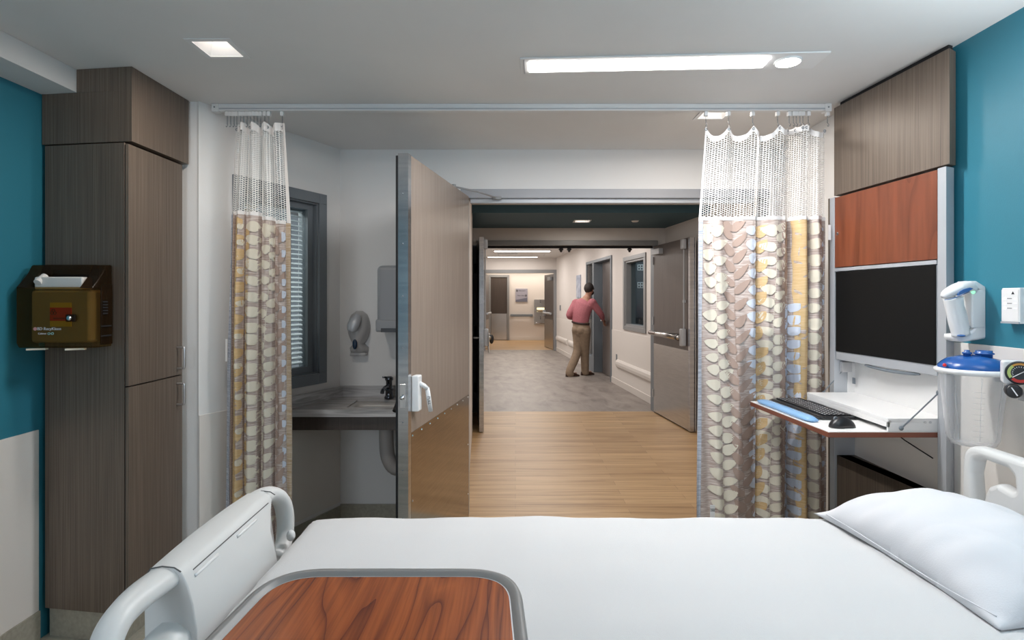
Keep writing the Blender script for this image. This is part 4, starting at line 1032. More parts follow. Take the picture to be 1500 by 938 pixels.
# basin
bm = bmesh.new()
rr = lambda x0, x1, y0, y1, z, r: [Vector((p[0], p[1], z)) for p in rounded([(x0, y0), (x1, y0), (x1, y1), (x0, y1)], r, 5)]
rings = [rr(BX0-.012, BX1+.012, BY0-.012, BY1+.012, zt_-th_-.001, .03), rr(BX0+.004, BX1-.004, BY0+.004, BY1-.004, zt_-.006, .03), rr(BX0+.012, BX1-.012, BY0+.012, BY1-.012, zt_-.04, .04), rr(BX0+.035, BX1-.035, BY0+.03, BY1-.03, zt_-.12, .05)]
vv = [[bm.verts.new(p) for p in r] for r in rings]
for a, b in zip(vv, vv[1:]):
    for k in range(len(a)): bm.faces.new((a[k], a[(k+1) % len(a)], b[(k+1) % len(b)], b[k]))
bm.faces.new(vv[-1])
o = obj('basin', bm, 'basin', t, smooth=True)
t = thing('faucet', 'dark chrome faucet standing at the back of the sink beside the wood door', 'faucet', (-.80, 3.60, zt_))
bm = bmesh.new(); fx, fy = P(570, 0, 3.60).x, 3.60
lathe(bm, [(0, 0), (.030, 0), (.030, .012), (.024, .02), (.023, .05), (.028, .055), (.028, .062), (.020, .066), (.020, .115), (.026, .118), (.026, .135), (.015, .142), (0, .143)], (fx, fy, zt_+.001), n=24)
obj('faucet_body', bm, 'darkchrome', t, smooth=True)
bm = bmesh.new(); tube(bm, smooth_path([(fx, fy, zt_+.075), (fx-.01, fy-.06, zt_+.082), (fx-.015, fy-.11, zt_+.07), (fx-.015, fy-.125, zt_+.055)], 5), [.012]*16, 12); obj('spout', bm, 'darkchrome', t, smooth=True)
bm = bmesh.new(); tube(bm, [(fx-.0, fy, zt_+.135), (fx-.035, fy-.03, zt_+.142)], [.007, .006], 10); obj('lever', bm, 'darkchrome', t, smooth=True)
t = thing('drain_trap', 'grey covered drain pipe hanging below the sink', 'pipe', (-.8, 3.45, .65))
bm = bmesh.new(); a = P(566, 0, 3.42).x
tube(bm, smooth_path([(a-.0, 3.42, .700), (a, 3.42, .60), (a+.01, 3.42, .50), (a+.05, 3.43, .43), (a+.11, 3.44, .44), (a+.13, 3.46, .52), (a+.13, 3.5, .56), (a+.13, 3.684, .57)], 5), [.044]*36, 16)
lathe(bm, [(.047, 0), (.047, -.03)], (a, 3.42, .699)); obj('pipe_cover', bm, 'trap', t, smooth=True)
t = thing('soap_dispenser', 'oval warm grey soap dispenser on the alcove wall above the worktop', 'soap dispenser', (-1.04, 3.68, 1.2))
cx = P(523, 0, 3.62).x
def zz(y, Y=3.62): return CH-(y-VY)*Y/F
bm = bmesh.new()
prof = [(0, .004), (.03, .0), (.055, .0), (.067, .0), (.071, .0), (.070, .0), (.066, .0), (.062, .0), (.0, .0)]
n = 28; rings = []
zt2, zb2 = zz(456), zz(521)
for i in range(13):
    k = i/12; z = zt2+(zb2-zt2)*k
    hw2 = .070*(math.sin(math.pi*min(1, k*1.15+.06))**.45 if k < .78 else 1) * (1 if k < .5 else (1-.22*(k-.5)/.5))
    if i == 0: hw2 = .02
    if i == 12: hw2 = .040
    dp = .10*(math.sin(math.pi*(k*.86+.08))**.5)
    if i in (0, 12): dp = .03
    rings.append([bm.verts.new((cx+hw2*math.cos(a_*math.pi/14), 3.684-dp*max(0, math.sin(a_*math.pi/14))**.7, z)) for a_ in range(15)])
for a, b in zip(rings, rings[1:]):
    for k in range(14): bm.faces.new((a[k], a[k+1], b[k+1], b[k]))
bm.faces.new(rings[0]); bm.faces.new(rings[-1])
obj('dispenser_shell', bm, 'greyplastic', t, smooth=True)
bm = bmesh.new(); tube(bm, smooth_path([(cx+.01, 3.60, zz(463)), (cx, 3.572, zz(470)), (cx-.012, 3.560, zz(478)), (cx-.015, 3.562, zz(485))], 4), [.022, .026, .03, .033, .036, .038, .038, .038, .036, .034, .032, .028, .022], 14, side=(1, 0, 0), ry=.022); obj('push_lever', bm, 'silverpaint', t, smooth=True)
bm = bmesh.new(); ball(bm, (cx-.004, 3.584, zz(504)), .016, .010, .033, n=16); obj('level_window', bm, 'soapwin', t, smooth=True)
obj('base_tray', B(cx-.052, cx+.052, 3.63, 3.684, zz(522), zz(517)), 'greyplastic', t, bevel=.006)
t = thing('towel_dispenser', 'large grey paper towel dispenser half hidden by the wood door edge', 'towel dispenser', (-.75, 3.68, 1.45))
xa = P(553, 0, 3.50).x
obj('cover', B(xa, xa+.32, 3.47, 3.684, zz(478, 3.48), zz(389, 3.48)), 'towel', t, bevel=.03, seg=4)
obj('lower_cover', B(xa-.006, xa+.326, 3.465, 3.684, zz(486.5, 3.48), zz(468, 3.48)), 'towel', t, bevel=.012, seg=3)
obj('paper_slot', B(xa+.03, xa+.30, 3.462, 3.50, zz(486.8, 3.47), zz(481, 3.47)), 'black', t)

# ------------------------------------------------------------------ headwall unit
def Xf(Y): return 1.824-.0813*Y
t = thing('computer_cabinet', 'tall wall cabinet with silver posts, cherry door and fold-down desk', 'cabinet', (1.68, 2.5, 0))
bm = bmesh.new(); prism(bm, [(1.651, 2.129), (1.699, 2.160), (1.699, 2.838), (1.597, 2.806)], 1.9825, 2.4225); obj('upper_box', bm, 'lam', t, bevel=.001)
bm = bmesh.new(); prism(bm, [(1.672, 2.16), (1.695, 2.17), (1.695, 2.835), (1.625, 2.80)], 2.4225, H-.001); obj('top_gap_shade', bm, 'gap', t)  # black block standing in for the shade in the gap under the ceiling
for poly in ([(1.6465, 2.184), (1.6500, 2.144), (1.699, 2.168), (1.699, 2.186)], [(1.5945, 2.840), (1.5965, 2.802), (1.699, 2.802), (1.699, 2.840)]):
    bm = bmesh.new(); prism(bm, poly, 0, 1.976); obj('post', bm, 'silverpaint', t, bevel=.0015)
def slab(bm, ya, yb, z0, z1, d0, d1, mi=0):
    """slab parallel to the cabinet front; d = depth behind the front plane"""
    prism(bm, [(Xf(ya)+d0, ya), (Xf(ya)+d1, ya), (Xf(yb)+d1, yb), (Xf(yb)+d0, yb)], z0, z1, mi)
bm = bmesh.new(); slab(bm, 2.187, 2.80, 1.623, 1.972, .001, .02); d = obj('cherry_door', bm, 'cherrydoor', t, bevel=.0015)
bm = bmesh.new(); q = P(1228, 340, 2.77); lathe(bm, [(.008, 0), (.008, .004), (.005, .006), (0, .006)], (Xf(2.775)+.001, 2.775, 1.79), (-1, 0, 0), 16); obj('lock', bm, 'chrome', d)
bm = bmesh.new(); slab(bm, 2.187, 2.80, 1.603, 1.619, -.002, .05); obj('cross_rail', bm, 'silverpaint', t, bevel=.001)
bm = bmesh.new(); prism(bm, [(1.695, 2.205), (1.699, 2.205), (1.699, 2.80), (1.695, 2.80)], .93, 1.97); box(bm, 1.660, 1.695, 2.796, 2.801, .95, 1.60); obj('back_panel', bm, 'desk', t)
o = obj('fixing_clip', B(1.676, 1.680, 2.765, 2.785, 1.045, 1.075), 'frame', t)
bm = bmesh.new(); slab(bm, 2.205, 2.80, 0, .685, .012, .075)
prism(bm, [(Xf(2.84), 2.84), (1.699, 2.84), (1.699, 2.85), (Xf(2.85), 2.85)], 0, 1.976)
prism(bm, [(Xf(2.205)+.012, 2.205), (1.699, 2.205), (1.699, 2.80), (Xf(2.80)+.012, 2.80)], .64, .685)
obj('lower_box', bm, 'lam', t)
desk = obj('fold_down_desk', (lambda q: (prism(q, [(1.189, 2.835), (1.222, 2.186), (1.70, 2.186), (1.70, 2.80), (1.597, 2.800), (1.594, 2.835)], .925, .945), q)[1])(bmesh.new()), 'brownedge', t, bevel=.0015)
obj('desk_top', (lambda q: (prism(q, [(1.190, 2.834), (1.223, 2.187), (1.699, 2.187), (1.699, 2.80), (1.597, 2.800), (1.594, 2.834)], .9452, .948), q)[1])(bmesh.new()), 'desk', desk)
bm = bmesh.new()
box(bm, 1.455, 1.694, 2.187, 2.796, .985, 1.000); box(bm, 1.455, 1.694, 2.187, 2.195, .949, .985); box(bm, 1.455, 1.694, 2.788, 2.796, .949, .985); box(bm, 1.455, 1.463, 2.187, 2.796, .964, .985)
tr = obj('shelf_tray', bm, 'desk', t, bevel=.0015)
bm = bmesh.new()
for x_, y_, z_ in ((1.462, 2.186, .988), (1.60, 2.186, .985), (1.62, 2.186, .985)): cyl(bm, (x_, y_-.002, z_), (x_, y_+.001, z_), .005, n=12)
obj('screw_caps', bm, 'silver', tr)
for (a, b) in ((Vector((1.505, 2.183, .962)), Vector((1.652, 2.185, 1.10))), (Vector((P(1197, 0, 2.82).x, 2.82, .96)), Vector((P(1236, 0, 2.82).x, 2.80, 1.47-100*2.8/820)))):
    bm = bmesh.new(); cyl(bm, a, b, .0028, n=8); ball(bm, a, .009, .006, .009, n=10); ball(bm, b, .010, .006, .012, n=10); obj('desk_stay', bm, 'frame', t, smooth=True)
obj('stay_hinge', (lambda q: (box(q, P(1231, 0, 2.79).x, P(1246, 0, 2.79).x, 2.775, 2.80, 1.47-108*2.79/820, 1.47-92.5*2.79/820), q)[1])(bmesh.new()), 'silver', t, bevel=.004)
bm = bmesh.new(); tube(bm, [(1.69, 2.60, .90), (1.67, 2.4, .86), (1.655, 2.22, .835)], .0025, 6); obj('cable', bm, 'gap', t)
# monitor
t = thing('monitor', 'black switched-off monitor filling the cabinet opening above the desk', 'monitor', (1.63, 2.49, 1.39))
bm = bmesh.new(); slab(bm, 2.190, 2.793, 1.165, 1.601, .003, .032); obj('monitor_case', bm, 'silverpaint', t, bevel=.002)
bm = bmesh.new(); slab(bm, 2.192, 2.791, 1.206, 1.600, .0, .006); obj('screen', bm, 'screen', t)
bm = bmesh.new()
pts = []
ya, yb2 = 2.285, 2.60
for k in range(13):
    s_ = k/12; Y = ya+(yb2-ya)*s_; pts.append((Xf(Y)+.012, Y, 1.165-.006-.008*math.sin(math.pi*s_)))
tube(bm, pts, [.004]+[.007]*11+[.004], 8); obj('pull_handle', bm, 'frame', t, smooth=True)
# keyboard
t = thing('keyboard', 'black keyboard lying on the fold-down desk', 'keyboard', (1.37, 2.61, .949))
KX = frame_matrix((1.290, 2.835, .949), (.035, -1), (1, .035))
obj('keyboard_base', (lambda q: (prism(q, rounded([(0, 0), (.445, 0), (.445, .158), (0, .158)], .015), .0, .013), q)[1])(bmesh.new()), 'black', t, xf=KX, bevel=.003)
bm = bmesh.new(); bl2 = bmesh.new()
for r in range(6):
    x = .012
    y = .026+r*.0205
    while x < .43:
        wk = .0165 if not (r == 0 and .09 < x < .20) else .095
        if x+wk > .433: break
        if not (.288 < x < .296):
            box(bm, x, x+wk, y, y+.0165, .013, .0185)
            if r < 5 and wk < .05: box(bl2, x+.005, x+.0115, y+.006, y+.011, .0186, .0188)
        x += wk+.0032
obj('keys', bm, 'key', t, xf=KX, bevel=.001, seg=1)
obj('key_legends', bl2, 'print', t, xf=KX)
obj('palm_edge', (lambda q: (prism(q, rounded([(.005, -.012), (.44, -.012), (.44, .018), (.005, .018)], .01), .001, .010), q)[1])(bmesh.new()), 'black', t, xf=KX, bevel=.004)
t = thing('wrist_rest', 'translucent blue gel wrist rest along the outer edge of the desk', 'wrist rest', (1.24, 2.6, .949))
bm = bmesh.new(); a = Vector((1.228, 2.805, .957)); b = Vector((1.252, 2.345, .957)); n_ = 14
pts = [a.lerp(b, i/n_) for i in range(n_+1)]
tube(bm, pts, [.006, .013]+[.015]*(n_-3)+[.013, .006], 16, side=(0, 0, 1), ry=[.020, .028]+[.030]*(n_-3)+[.028, .020])
for v in bm.verts: v.co.z = max(v.co.z, .9492)
obj('gel_pad', bm, 'bluegel', t, smooth=True)
t = thing('mouse', 'black computer mouse at the near corner of the fold-down desk', 'mouse', (1.315, 2.26, .949))
bm = bmesh.new(); ball(bm, (0, 0, 0), .055, .031, .034, n=24)
for v in bm.verts:
    v.co.z = max(v.co.z, 0); v.co.z *= (1+.25*math.cos((v.co.x/.055+.2)*1.3)); v.co.y *= 1-.15*math.cos(v.co.x/.055*3)
MXm = Matrix.Translation((1.320, 2.262, .9495)) @ Matrix.Rotation(R_(8), 4, 'Z')
obj('mouse_shell', bm, 'black', t, xf=MXm, smooth=True)
bm = bmesh.new(); cyl(bm, (-.028, -.003, .034), (-.028, .003, .034), .009, n=16); obj('scroll_wheel', bm, 'frame', t, xf=MXm)

# ------------------------------------------------------------------ wall equipment on the teal wall
# barcode scanner in its holder
t = thing('barcode_scanner_cradle', 'white wall cradle for the hand scanner on the bright teal wall', 'scanner cradle', (1.69, 2.06, 1.42))
Yc = 2.06
def Q(px, py, d=0): return P(px, py, Yc+d)
def flat_part(name, pts, thick, bev, m, parent, yc=Yc, yoff=0, smooth=True):
    """outline drawn across the wall-normal plane, given real thickness along Y"""
    L2 = [((px-VX)*yc/F, CH-(py-VY)*yc/F) for px, py in pts]
    return outline_solid(name, [L2], thick, bev, axes((0, yc+yoff, 0), (1, 0, 0), (0, 0, 1)), m, parent, smooth)
cr = [(1416, 412), (1424, 412), (1445, 425), (1445, 436), (1440, 492), (1436, 496), (1404, 501), (1398, 499), (1395, 495), (1396, 490), (1412, 489), (1419, 482), (1422, 478), (1426, 470), (1431, 436), (1428, 424), (1412, 418)]
flat_part('cradle_body', cr, .07, .008, 'plastic', t, yoff=.012)
bp = [(1420, 424), (1433, 428), (1432, 440), (1428, 478), (1420, 482), (1414, 440)]
flat_part('cradle_back', bp, .02, .003, 'plastic', t, yoff=.028)
obj('wall_mount', B(1.66, 1.712, 2.035, 2.115, 1.36, 1.50), 'plastic', t, bevel=.006)
t = thing('barcode_scanner', 'white hand scanner with a blue top panel resting in the wall cradle', 'scanner', (1.62, 2.05, 1.45))
bm = bmesh.new()
hp = [(1381.5, 436), (1386, 431.5), (1394, 427), (1404, 422.5), (1414, 420), (1422, 423), (1426, 429)]
hr = [.010, .022, .029, .032, .031, .026, .014]
tube(bm, smooth_path([Q(a_, b_, -.012) for a_, b_ in hp], 3), [interp([(i*3, r_) for i, r_ in enumerate(hr)], k) for k in range(19)], 18, side=(0, 1, 0), ry=[interp([(i*3, r_*.80) for i, r_ in enumerate([.010, .020, .024, .026, .026, .022, .012])], k) for k in range(19)])
obj('scanner_head', bm, 'plastic', t, smooth=True)
bm = bmesh.new()
gp = [(1396, 436), (1398.5, 452), (1402, 470), (1406, 484), (1407.5, 491)]
tube(bm, smooth_path([Q(a_, b_, -.012) for a_, b_ in gp], 3), [interp([(0, .027), (4, .024), (8, .025), (12, .026)], k) for k in range(13)], 16, side=(0, 1, 0), ry=[interp([(0, .034), (4, .030), (8, .030), (12, .030)], k) for k in range(13)])
obj('scanner_grip', bm, 'plastic', t, smooth=True)
bm = bmesh.new(); tube(bm, [Q(1406, 446, -.014), Q(1409, 458, -.014), Q(1413, 476, -.014), Q(1419, 480, -.010)], [.012, .014, .014, .008], 12); obj('trigger', bm, 'plastic', t, smooth=True)
pl = [(1387, 433), (1390, 428), (1397, 424), (1405, 422), (1410, 423), (1404, 427), (1396, 430.5), (1389, 433.5)]
flat_part('top_panel', pl, .006, .001, 'bluescan', t, yoff=-.047)
bm = bmesh.new(); tube(bm, [Q(1383.5, 439.5, -.036), Q(1394, 438, -.048), Q(1408, 433, -.048), Q(1420, 427.5, -.038)], .0014, 6); obj('accent_line', bm, 'bluescan', t)
bm = bmesh.new(); ball(bm, Q(1408, 492, -.03), .014, .012, .005, n=12); obj('grip_foot', bm, 'bluescan', t)
bm = bmesh.new(); ball(bm, Q(1425.5, 427, -.026), .007, .006, .010, n=12); obj('signal_light', bm, 'greenled', t)
# nurse call / control box
t = thing('wall_control', 'small white control box with three lit buttons on the bright teal wall', 'control box', (1.70, 1.90, 1.45))
CXm = frame_matrix((1.709, 1.905), (0, -1), (-1, 0))
k = 1.905/F
zc0, zc1 = CH-(474-VY)*k, CH-(422-VY)*k
def q_(px): return px
ctl = obj('box_body', B(-.028, .042, 0, .030, zc0, zc1), 'plastic', t, xf=CXm, bevel=.003)
obj('face_plate', B(-.026, .038, .030, .032, zc0+.007, zc1-.006), 'desk', t, xf=CXm)
obj('lower_rail', B(-.028, .042, .030, .034, zc0, zc0+.006), 'silverpaint', t, xf=CXm)
for i in range(3):
    z_ = zc1-.036-.0165*i
    bm = bmesh.new(); lathe(bm, [(0, .003), (.0045, .002), (.0055, 0)], (-.012, .032, z_), (0, 1, 0), 12); box(bm, .022, .032, .0315, .033, z_-.002, z_+.002)
    obj('lit_button', bm, 'led', t, xf=CXm)
    obj('button_legend', B(-.004, .014, .032, .0326, z_-.0015, z_+.0015), 'framel', t, xf=CXm)
bm = bmesh.new(); prism(bm, [(0, 0), (.012, 0), (.006, .010)], 0, .0006); 
bm.transform(CXm @ Matrix(((1, 0, 0, .012), (0, 0, 1, .032), (0, 1, 0, zc1-.022), (0, 0, 0, 1)))); obj('mark', bm, 'ink', t)
# suction canister
Yk = 1.935; kc = Yk/F
cxk = (1425-VX)*kc
t = thing('suction_canister', 'clear suction canister with blue lid hanging below the scanner', 'canister', (cxk, Yk, .98))
zk = lambda y: CH-(y-VY)*kc
R1 = 42.5*kc; R0 = 30*kc
bm = bmesh.new(); lathe(bm, [(R1*.98, zk(546)), (R0+.012, zk(600)), (R0+.004, zk(640)), (R0-.006, zk(650)), (0, zk(651))], (cxk, Yk, 0), n=40)
pass; obj('canister_body', bm, 'clear', t, smooth=True)
bm = bmesh.new()
for y_ in range(570, 640, 8): 
    r_ = interp([(546, R1*.985), (600, R0+.0128), (640, R0+.0048)], y_)
    pts = [(cxk+r_*math.cos(a_), Yk+r_*math.sin(a_), zk(y_)) for a_ in [math.radians(230+3*i) for i in range(8)]]; tube(bm, pts, .0007, 5)
for an in (200, 245, 285, 340):
    r_ = R1*.99; a_ = R_(an); tube(bm, [(cxk+R1*.97*math.cos(a_), Yk+R1*.97*math.sin(a_), zk(549)), (cxk+(R0+.012)*math.cos(a_), Yk+(R0+.012)*math.sin(a_), zk(600)), (cxk+(R0+.004)*math.cos(a_), Yk+(R0+.004)*math.sin(a_), zk(640))], .0016, 6)
obj('scale_marks', bm, 'clear', t)
bm = bmesh.new(); lathe(bm, [(R1*.93, zk(547)), (R1+.004, zk(547)), (R1+.009, zk(544)), (R1+.009, zk(541)), (R1+.002, zk(539)), (R1*.95, zk(540))], (cxk, Yk, 0), n=40); obj('rim', bm, 'plastic', t, smooth=True)
lid = obj('lid', (lambda q: (lathe(q, [(R1-.002, zk(541)), (R1-.001, zk(536)), (R1-.012, zk(531)), (R1*.72, zk(525.5)), (R1*.35, zk(521.5)), (0, zk(520.5))], (cxk, Yk, 0), n=40), q)[1])(bmesh.new()), 'bluelid', t, smooth=True)
bm = bmesh.new()
x_ = cxk-.028; lathe(bm, [(.011, zk(527)), (.011, zk(518)), (.014, zk(518)), (.014, zk(516)), (.008, zk(515)), (.008, zk(512.5)), (0, zk(512.5))], (x_, Yk-.01, 0), n=18)
x_ = cxk+.030; lathe(bm, [(.024, zk(529)), (.024, zk(519)), (.029, zk(518.5)), (.029, zk(516.8)), (.024, zk(516)), (.024, zk(513.5)), (.015, zk(513.5)), (.015, zk(516))], (x_, Yk-.01, 0), n=24)
tube(bm, [(cxk-.02, Yk-.02, zk(519.5)), (cxk, Yk-.028, zk(521)), (cxk+.012, Yk-.024, zk(520))], .002, 6)
obj('ports', bm, 'bluelid', lid, smooth=True)
bm = bmesh.new(); ball(bm, (cxk-R1-.005, Yk-.01, zk(534.5)), .006, .006, .006, n=10); obj('red_plug', bm, 'redcap', lid, smooth=True)
obj('wall_bracket', B(cxk+R1-.01, 1.702, Yk-.02, Yk+.02, zk(560), zk(546)), 'silverpaint', t, bevel=.003)
# vacuum regulator
Yg = 1.70
t = thing('vacuum_gauge', 'white vacuum regulator with round coloured dial beside the canister', 'gauge', (1.62, Yg, 1.2))
g = P(1494, 546.5, Yg); nrm = Vector((-.55, -.83, 0)).normalized(); kg = Yg/F
GM = axes(g, (-nrm.y, nrm.x, 0) if False else (.83, -.55, 0), (0, 0, 1))
# GM maps local x -> along face, y -> up, z -> outward
zdir = Vector((.83, -.55, 0)).cross(Vector((0, 0, 1)))
bm = bmesh.new(); prism(bm, rounded([(-.040, -.036), (.045, -.036), (.045, .034), (-.040, .034)], .010), -.045, -.002); obj('regulator_body', bm, 'plastic', t, xf=GM, bevel=.003)
bm = bmesh.new(); lathe(bm, [(.0355, -.004), (.0355, .006), (.0325, .008), (.031, .004), (0, .0035)], (0, 0, 0), (0, 0, 1), 36); gf = obj('dial', bm, 'gaugeface', t, xf=GM)
def arcband(a0, a1, r0, r1, m, nm):
    bm = bmesh.new(); n = 14; pr = None
    for i in range(n+1):
        a_ = R_(a0+(a1-a0)*i/n); p = (bm.verts.new((r0*math.cos(a_), r0*math.sin(a_), .0046)), bm.verts.new((r1*math.cos(a_), r1*math.sin(a_), .0046)))
        if pr: bm.faces.new((pr[0], pr[1], p[1], p[0]))
        pr = p
    obj(nm, bm, m, gf, xf=GM)
arcband(130, 215, .022, .030, 'gaugegreen', 'green_band'); arcband(20, 130, .024, .030, 'gaugeorange', 'orange_band'); arcband(225, 350, .021, .030, 'gaugered', 'red_band')
bm = bmesh.new(); tube(bm, [(-.018, -.014, .0058), (.012, .007, .0058)], .0012, 6)
for i in range(14):
    a_ = R_(-20+i*17); tube(bm, [(.0165*math.cos(a_), .0165*math.sin(a_), .0055), (.0198*math.cos(a_), .0198*math.sin(a_), .0055)], .0007, 5)
obj('needle_and_ticks', bm, 'print', gf, xf=GM)
kb = P(1486, 574, Yg-.02)
bm = bmesh.new(); KMx = axes(kb, (.83, -.55, 0), (0, 0, 1))
lathe(bm, [(.021, -.03), (.021, -.006), (.018, 0), (0, 0)], (0, 0, 0), (0, 0, 1), 24); 
kn = obj('knob', bm, 'black', t, xf=KMx, smooth=False, bevel=.002)
obj('knob_line', B(-.0015, .0015, -.014, .014, .0, .002), 'print', kn, xf=KMx @ Matrix.Rotation(R_(30), 4, 'Z'))
obj('lower_block', B(1.56, 1.702, Yg-.03, Yg+.04, CH-(590-VY)*kg, CH-(577-VY)*kg), 'framel', t, bevel=.003)
obj('wall_block', B(1.60, 1.702, Yg-.03, Yg+.04, CH-(580-VY)*kg, CH-(530-VY)*kg), 'plastic', t, bevel=.004)
o = obj('wall_bracket', B(1.690, 1.700, 1.76, 1.79, 1.15, 1.24), 'silverpaint', None, bevel=.002); tag(o, 'slim grey bracket on the cream panel between canister and gauge', 'bracket')

# ------------------------------------------------------------------ bed
t = thing('hospital_bed', 'hospital bed frame with white plastic footboard and headboard', 'bed', (.35, 1.42, 0))
obj('bed_frame', B(-.66, 1.42, 1.03, 1.80, .38, .48), 'silverpaint', t, bevel=.01)
bm = bmesh.new(); box(bm, -.5, -.35, 1.1, 1.72, .14, .38); box(bm, 1.1, 1.25, 1.1, 1.72, .14, .38); box(bm, -.55, 1.3, 1.2, 1.26, .12, .2); box(bm, -.55, 1.3, 1.56, 1.62, .12, .2); obj('lift_base', bm, 'framel', t, bevel=.008)
for x_ in (-.45, 1.2):
    for y_ in (1.14, 1.70):
        cs = obj('caster', (lambda q: (cyl(q, (x_, y_-.02, .07), (x_, y_+.02, .07), .07, n=20), q)[1])(bmesh.new()), 'black', t)
obj('head_link', B(1.38, 1.50, 1.2, 1.65, .40, .46), 'framel', t); obj('foot_link', B(-.80, -.64, 1.2, 1.65, .40, .46), 'framel', t)
# footboard
fb = thing('footboard', '', '', (-.78, 1.45, .45)); del fb['label']; del fb['category']
bpy.data.objects.remove(fb)
FY0, FY1 = 1.268, 1.762
bm = bmesh.new()
# cross-section (x, z) swept along Y, with the body wider than the cap
sec = [(-.838, .46), (-.842, .78), (-.840, .845), (-.828, .858), (-.800, .863), (-.772, .860), (-.760, .853), (-.752, .840), (-.742, .818), (-.730, .775), (-.722, .72), (-.720, .62), (-.722, .46)]
def sweep(bm, sec, ys, sh=None):
    rings = []
    for j, y in enumerate(ys):
        row = []
        for x, z in sec:
            d = sh(y, x, z) if sh else (0, 0)
            row.append(bm.verts.new((x+d[0], y+(d[2] if len(d) > 2 else 0), z+d[1])))
        rings.append(row)
    for a, b in zip(rings, rings[1:]):
        for k in range(len(sec)): bm.faces.new((a[k], a[(k+1) % len(sec)], b[(k+1) % len(sec)], b[k]))
    bm.faces.new(rings[0]); bm.faces.new(rings[-1])
def shf(y, x, z):
    k = (y-1.515)/.247; e = 1-k*k
    t_ = (y-FY0)/(FY1-FY0)
    return ((.006*e if x > -.78 else -.004*e)-(.014*t_ if z > .8 else .004*t_), .006*e*(1 if z > .8 else 0)-.002, -.085*max(0, (t_-.75)/.25)*(min(1, (.835-z)/.05) if z > .78 else max(0, min(1, (z-.50)/.26))) if z < .835 else 0)
ys = [FY0+(FY1-FY0)*i/14 for i in range(15)]
sweep(bm, sec, ys, shf)
fbo = obj('footboard', bm, 'bedplastic', t, bevel=.004, seg=2)
bm = bmesh.new()
lows = [(-.835, .46), (-.835, .70), (-.825, .745), (-.80, .765), (-.765, .765), (-.738, .745), (-.726, .70), (-.724, .46)]
def shl(y, x, z):
    d = max(0, (1.22-y)/.12, (y-1.62)/.14); d = min(1, d)
    return (0, -.13*d**1.3-.03 if z > .5 else 0)
sweep(bm, lows, [1.10, 1.115, 1.13, 1.15, 1.18, 1.21, 1.27, 1.60, 1.64, 1.68, 1.72, 1.76, 1.80, 1.84], shl)
obj('footboard_skirt', bm, 'bedplastic', fbo, smooth=True)
for sgn, y0_, y1_ in ((-1, 1.30, 1.068), (1, 1.73, 1.868)):
    bm = bmesh.new(); d = y1_-y0_
    xx = -.795
    x2 = -.795 if sgn < 0 else -.778
    xo = -.803 if sgn < 0 else -.812
    pts = [(-.798 if sgn < 0 else -.812, y0_, .832), (xo, y0_+.45*d, .833), (xo+.004, y0_+.78*d, .822), (xo+.010, y0_+.95*d, .788), (xo+.018, y1_, .738), (xo+.026, y1_-.04*d, .69), (xo+.04, y0_+.80*d, .63), (xo+.05, y0_+.55*d, .585)]
    if sgn > 0: pts = [(-.812, 1.73, .834), (-.802, 1.79, .838), (-.786, 1.833, .824), (-.774, 1.858, .79), (-.768, 1.868, .74), (-.766, 1.862, .69), (-.762, 1.83, .655), (-.76, 1.78, .645)]
    pp = smooth_path(pts, 6); n_ = len(pp)
    ww = [interp([(0, .040), (5, .036), (10, .030), (18, .030), (n_-1, .026)], k) for k in range(n_)]      # across the bed
    tt_ = [interp([(0, .027), (8, .026), (18, .021 if sgn > 0 else .027), (n_-1, .022)], k) for k in range(n_)]
    tube(bm, pp, ww, 16, side=(1, 0, 0), ry=tt_)
    obj('grab_handle', bm, 'bedplastic', fbo, smooth=True)
# shadow lines and switch strips of the footboard
bm = bmesh.new()
for y_ in (FY0-.001, FY1+.001):
    tube(bm, [(-.838, y_, .84), (-.826, y_, .8575), (-.800, y_, .8625), (-.772, y_, .8595), (-.757, y_, .850)], .0016, 6)
pts = [(-.752+shf(y, 0, .9)[0]+.001, y, .838+shf(y, 0, .9)[1]) for y in ys[1:-1]]; tube(bm, pts, .0016, 6)
obj('seam', bm, 'bedseam', fbo)
for a_, b_ in ((1.30, 1.40), (1.50, 1.62)):
    pts = [(-.747+shf(y, 0, .9)[0]+.002, y, .826+shf(y, 0, .9)[1]) for y in [a_+(b_-a_)*i/5 for i in range(6)]]; bm = bmesh.new(); tube(bm, pts, .004, 8); obj('grip_insert', bm, 'plastic', fbo, smooth=True)
bm = bmesh.new(); ball(bm, (-.728, 1.815, .70), .014, .014, .018, n=14); obj('bumper_knob', bm, 'plastic', fbo, smooth=True)
# headboard: slab with rounded hand openings
XH = 1.487; zt3 = 1.0
def hy(px): return XH*F/(px-VX)
def hz(py, Y): return CH-(py-VY)*Y/F
outer = rounded([(1.06, .50), (1.862, .50), (1.862, .993), (1.06, .993)], [.03, .03, .075, .075], 8)
def hole(m):
    p = [(1.810, .80), (1.820, .90), (1.810, .945), (1.78, .957), (1.69, .956), (1.668, .938), (1.664, .898), (1.672, .890), (1.725, .898), (1.758, .878), (1.772, .848), (1.780, .815), (1.788, .795)]
    if m: p = [(1.06+1.862-a_, b_) for a_, b_ in p]
    return rounded(p, .012, 3)
hb = outline_solid('headboard', [outer, hole(0), hole(1)], .052, .017, axes((XH+.02, 0, 0), (0, 1, 0), (0, 0, 1)), 'bedplastic', t)
# side-rail top just visible past the pillow corner
q = P(1196, 765, 1.90)
obj('side_rail', B(.93, 1.36, 1.882, 1.905, .60, .722), 'bedplastic', t, bevel=.012, seg=3)
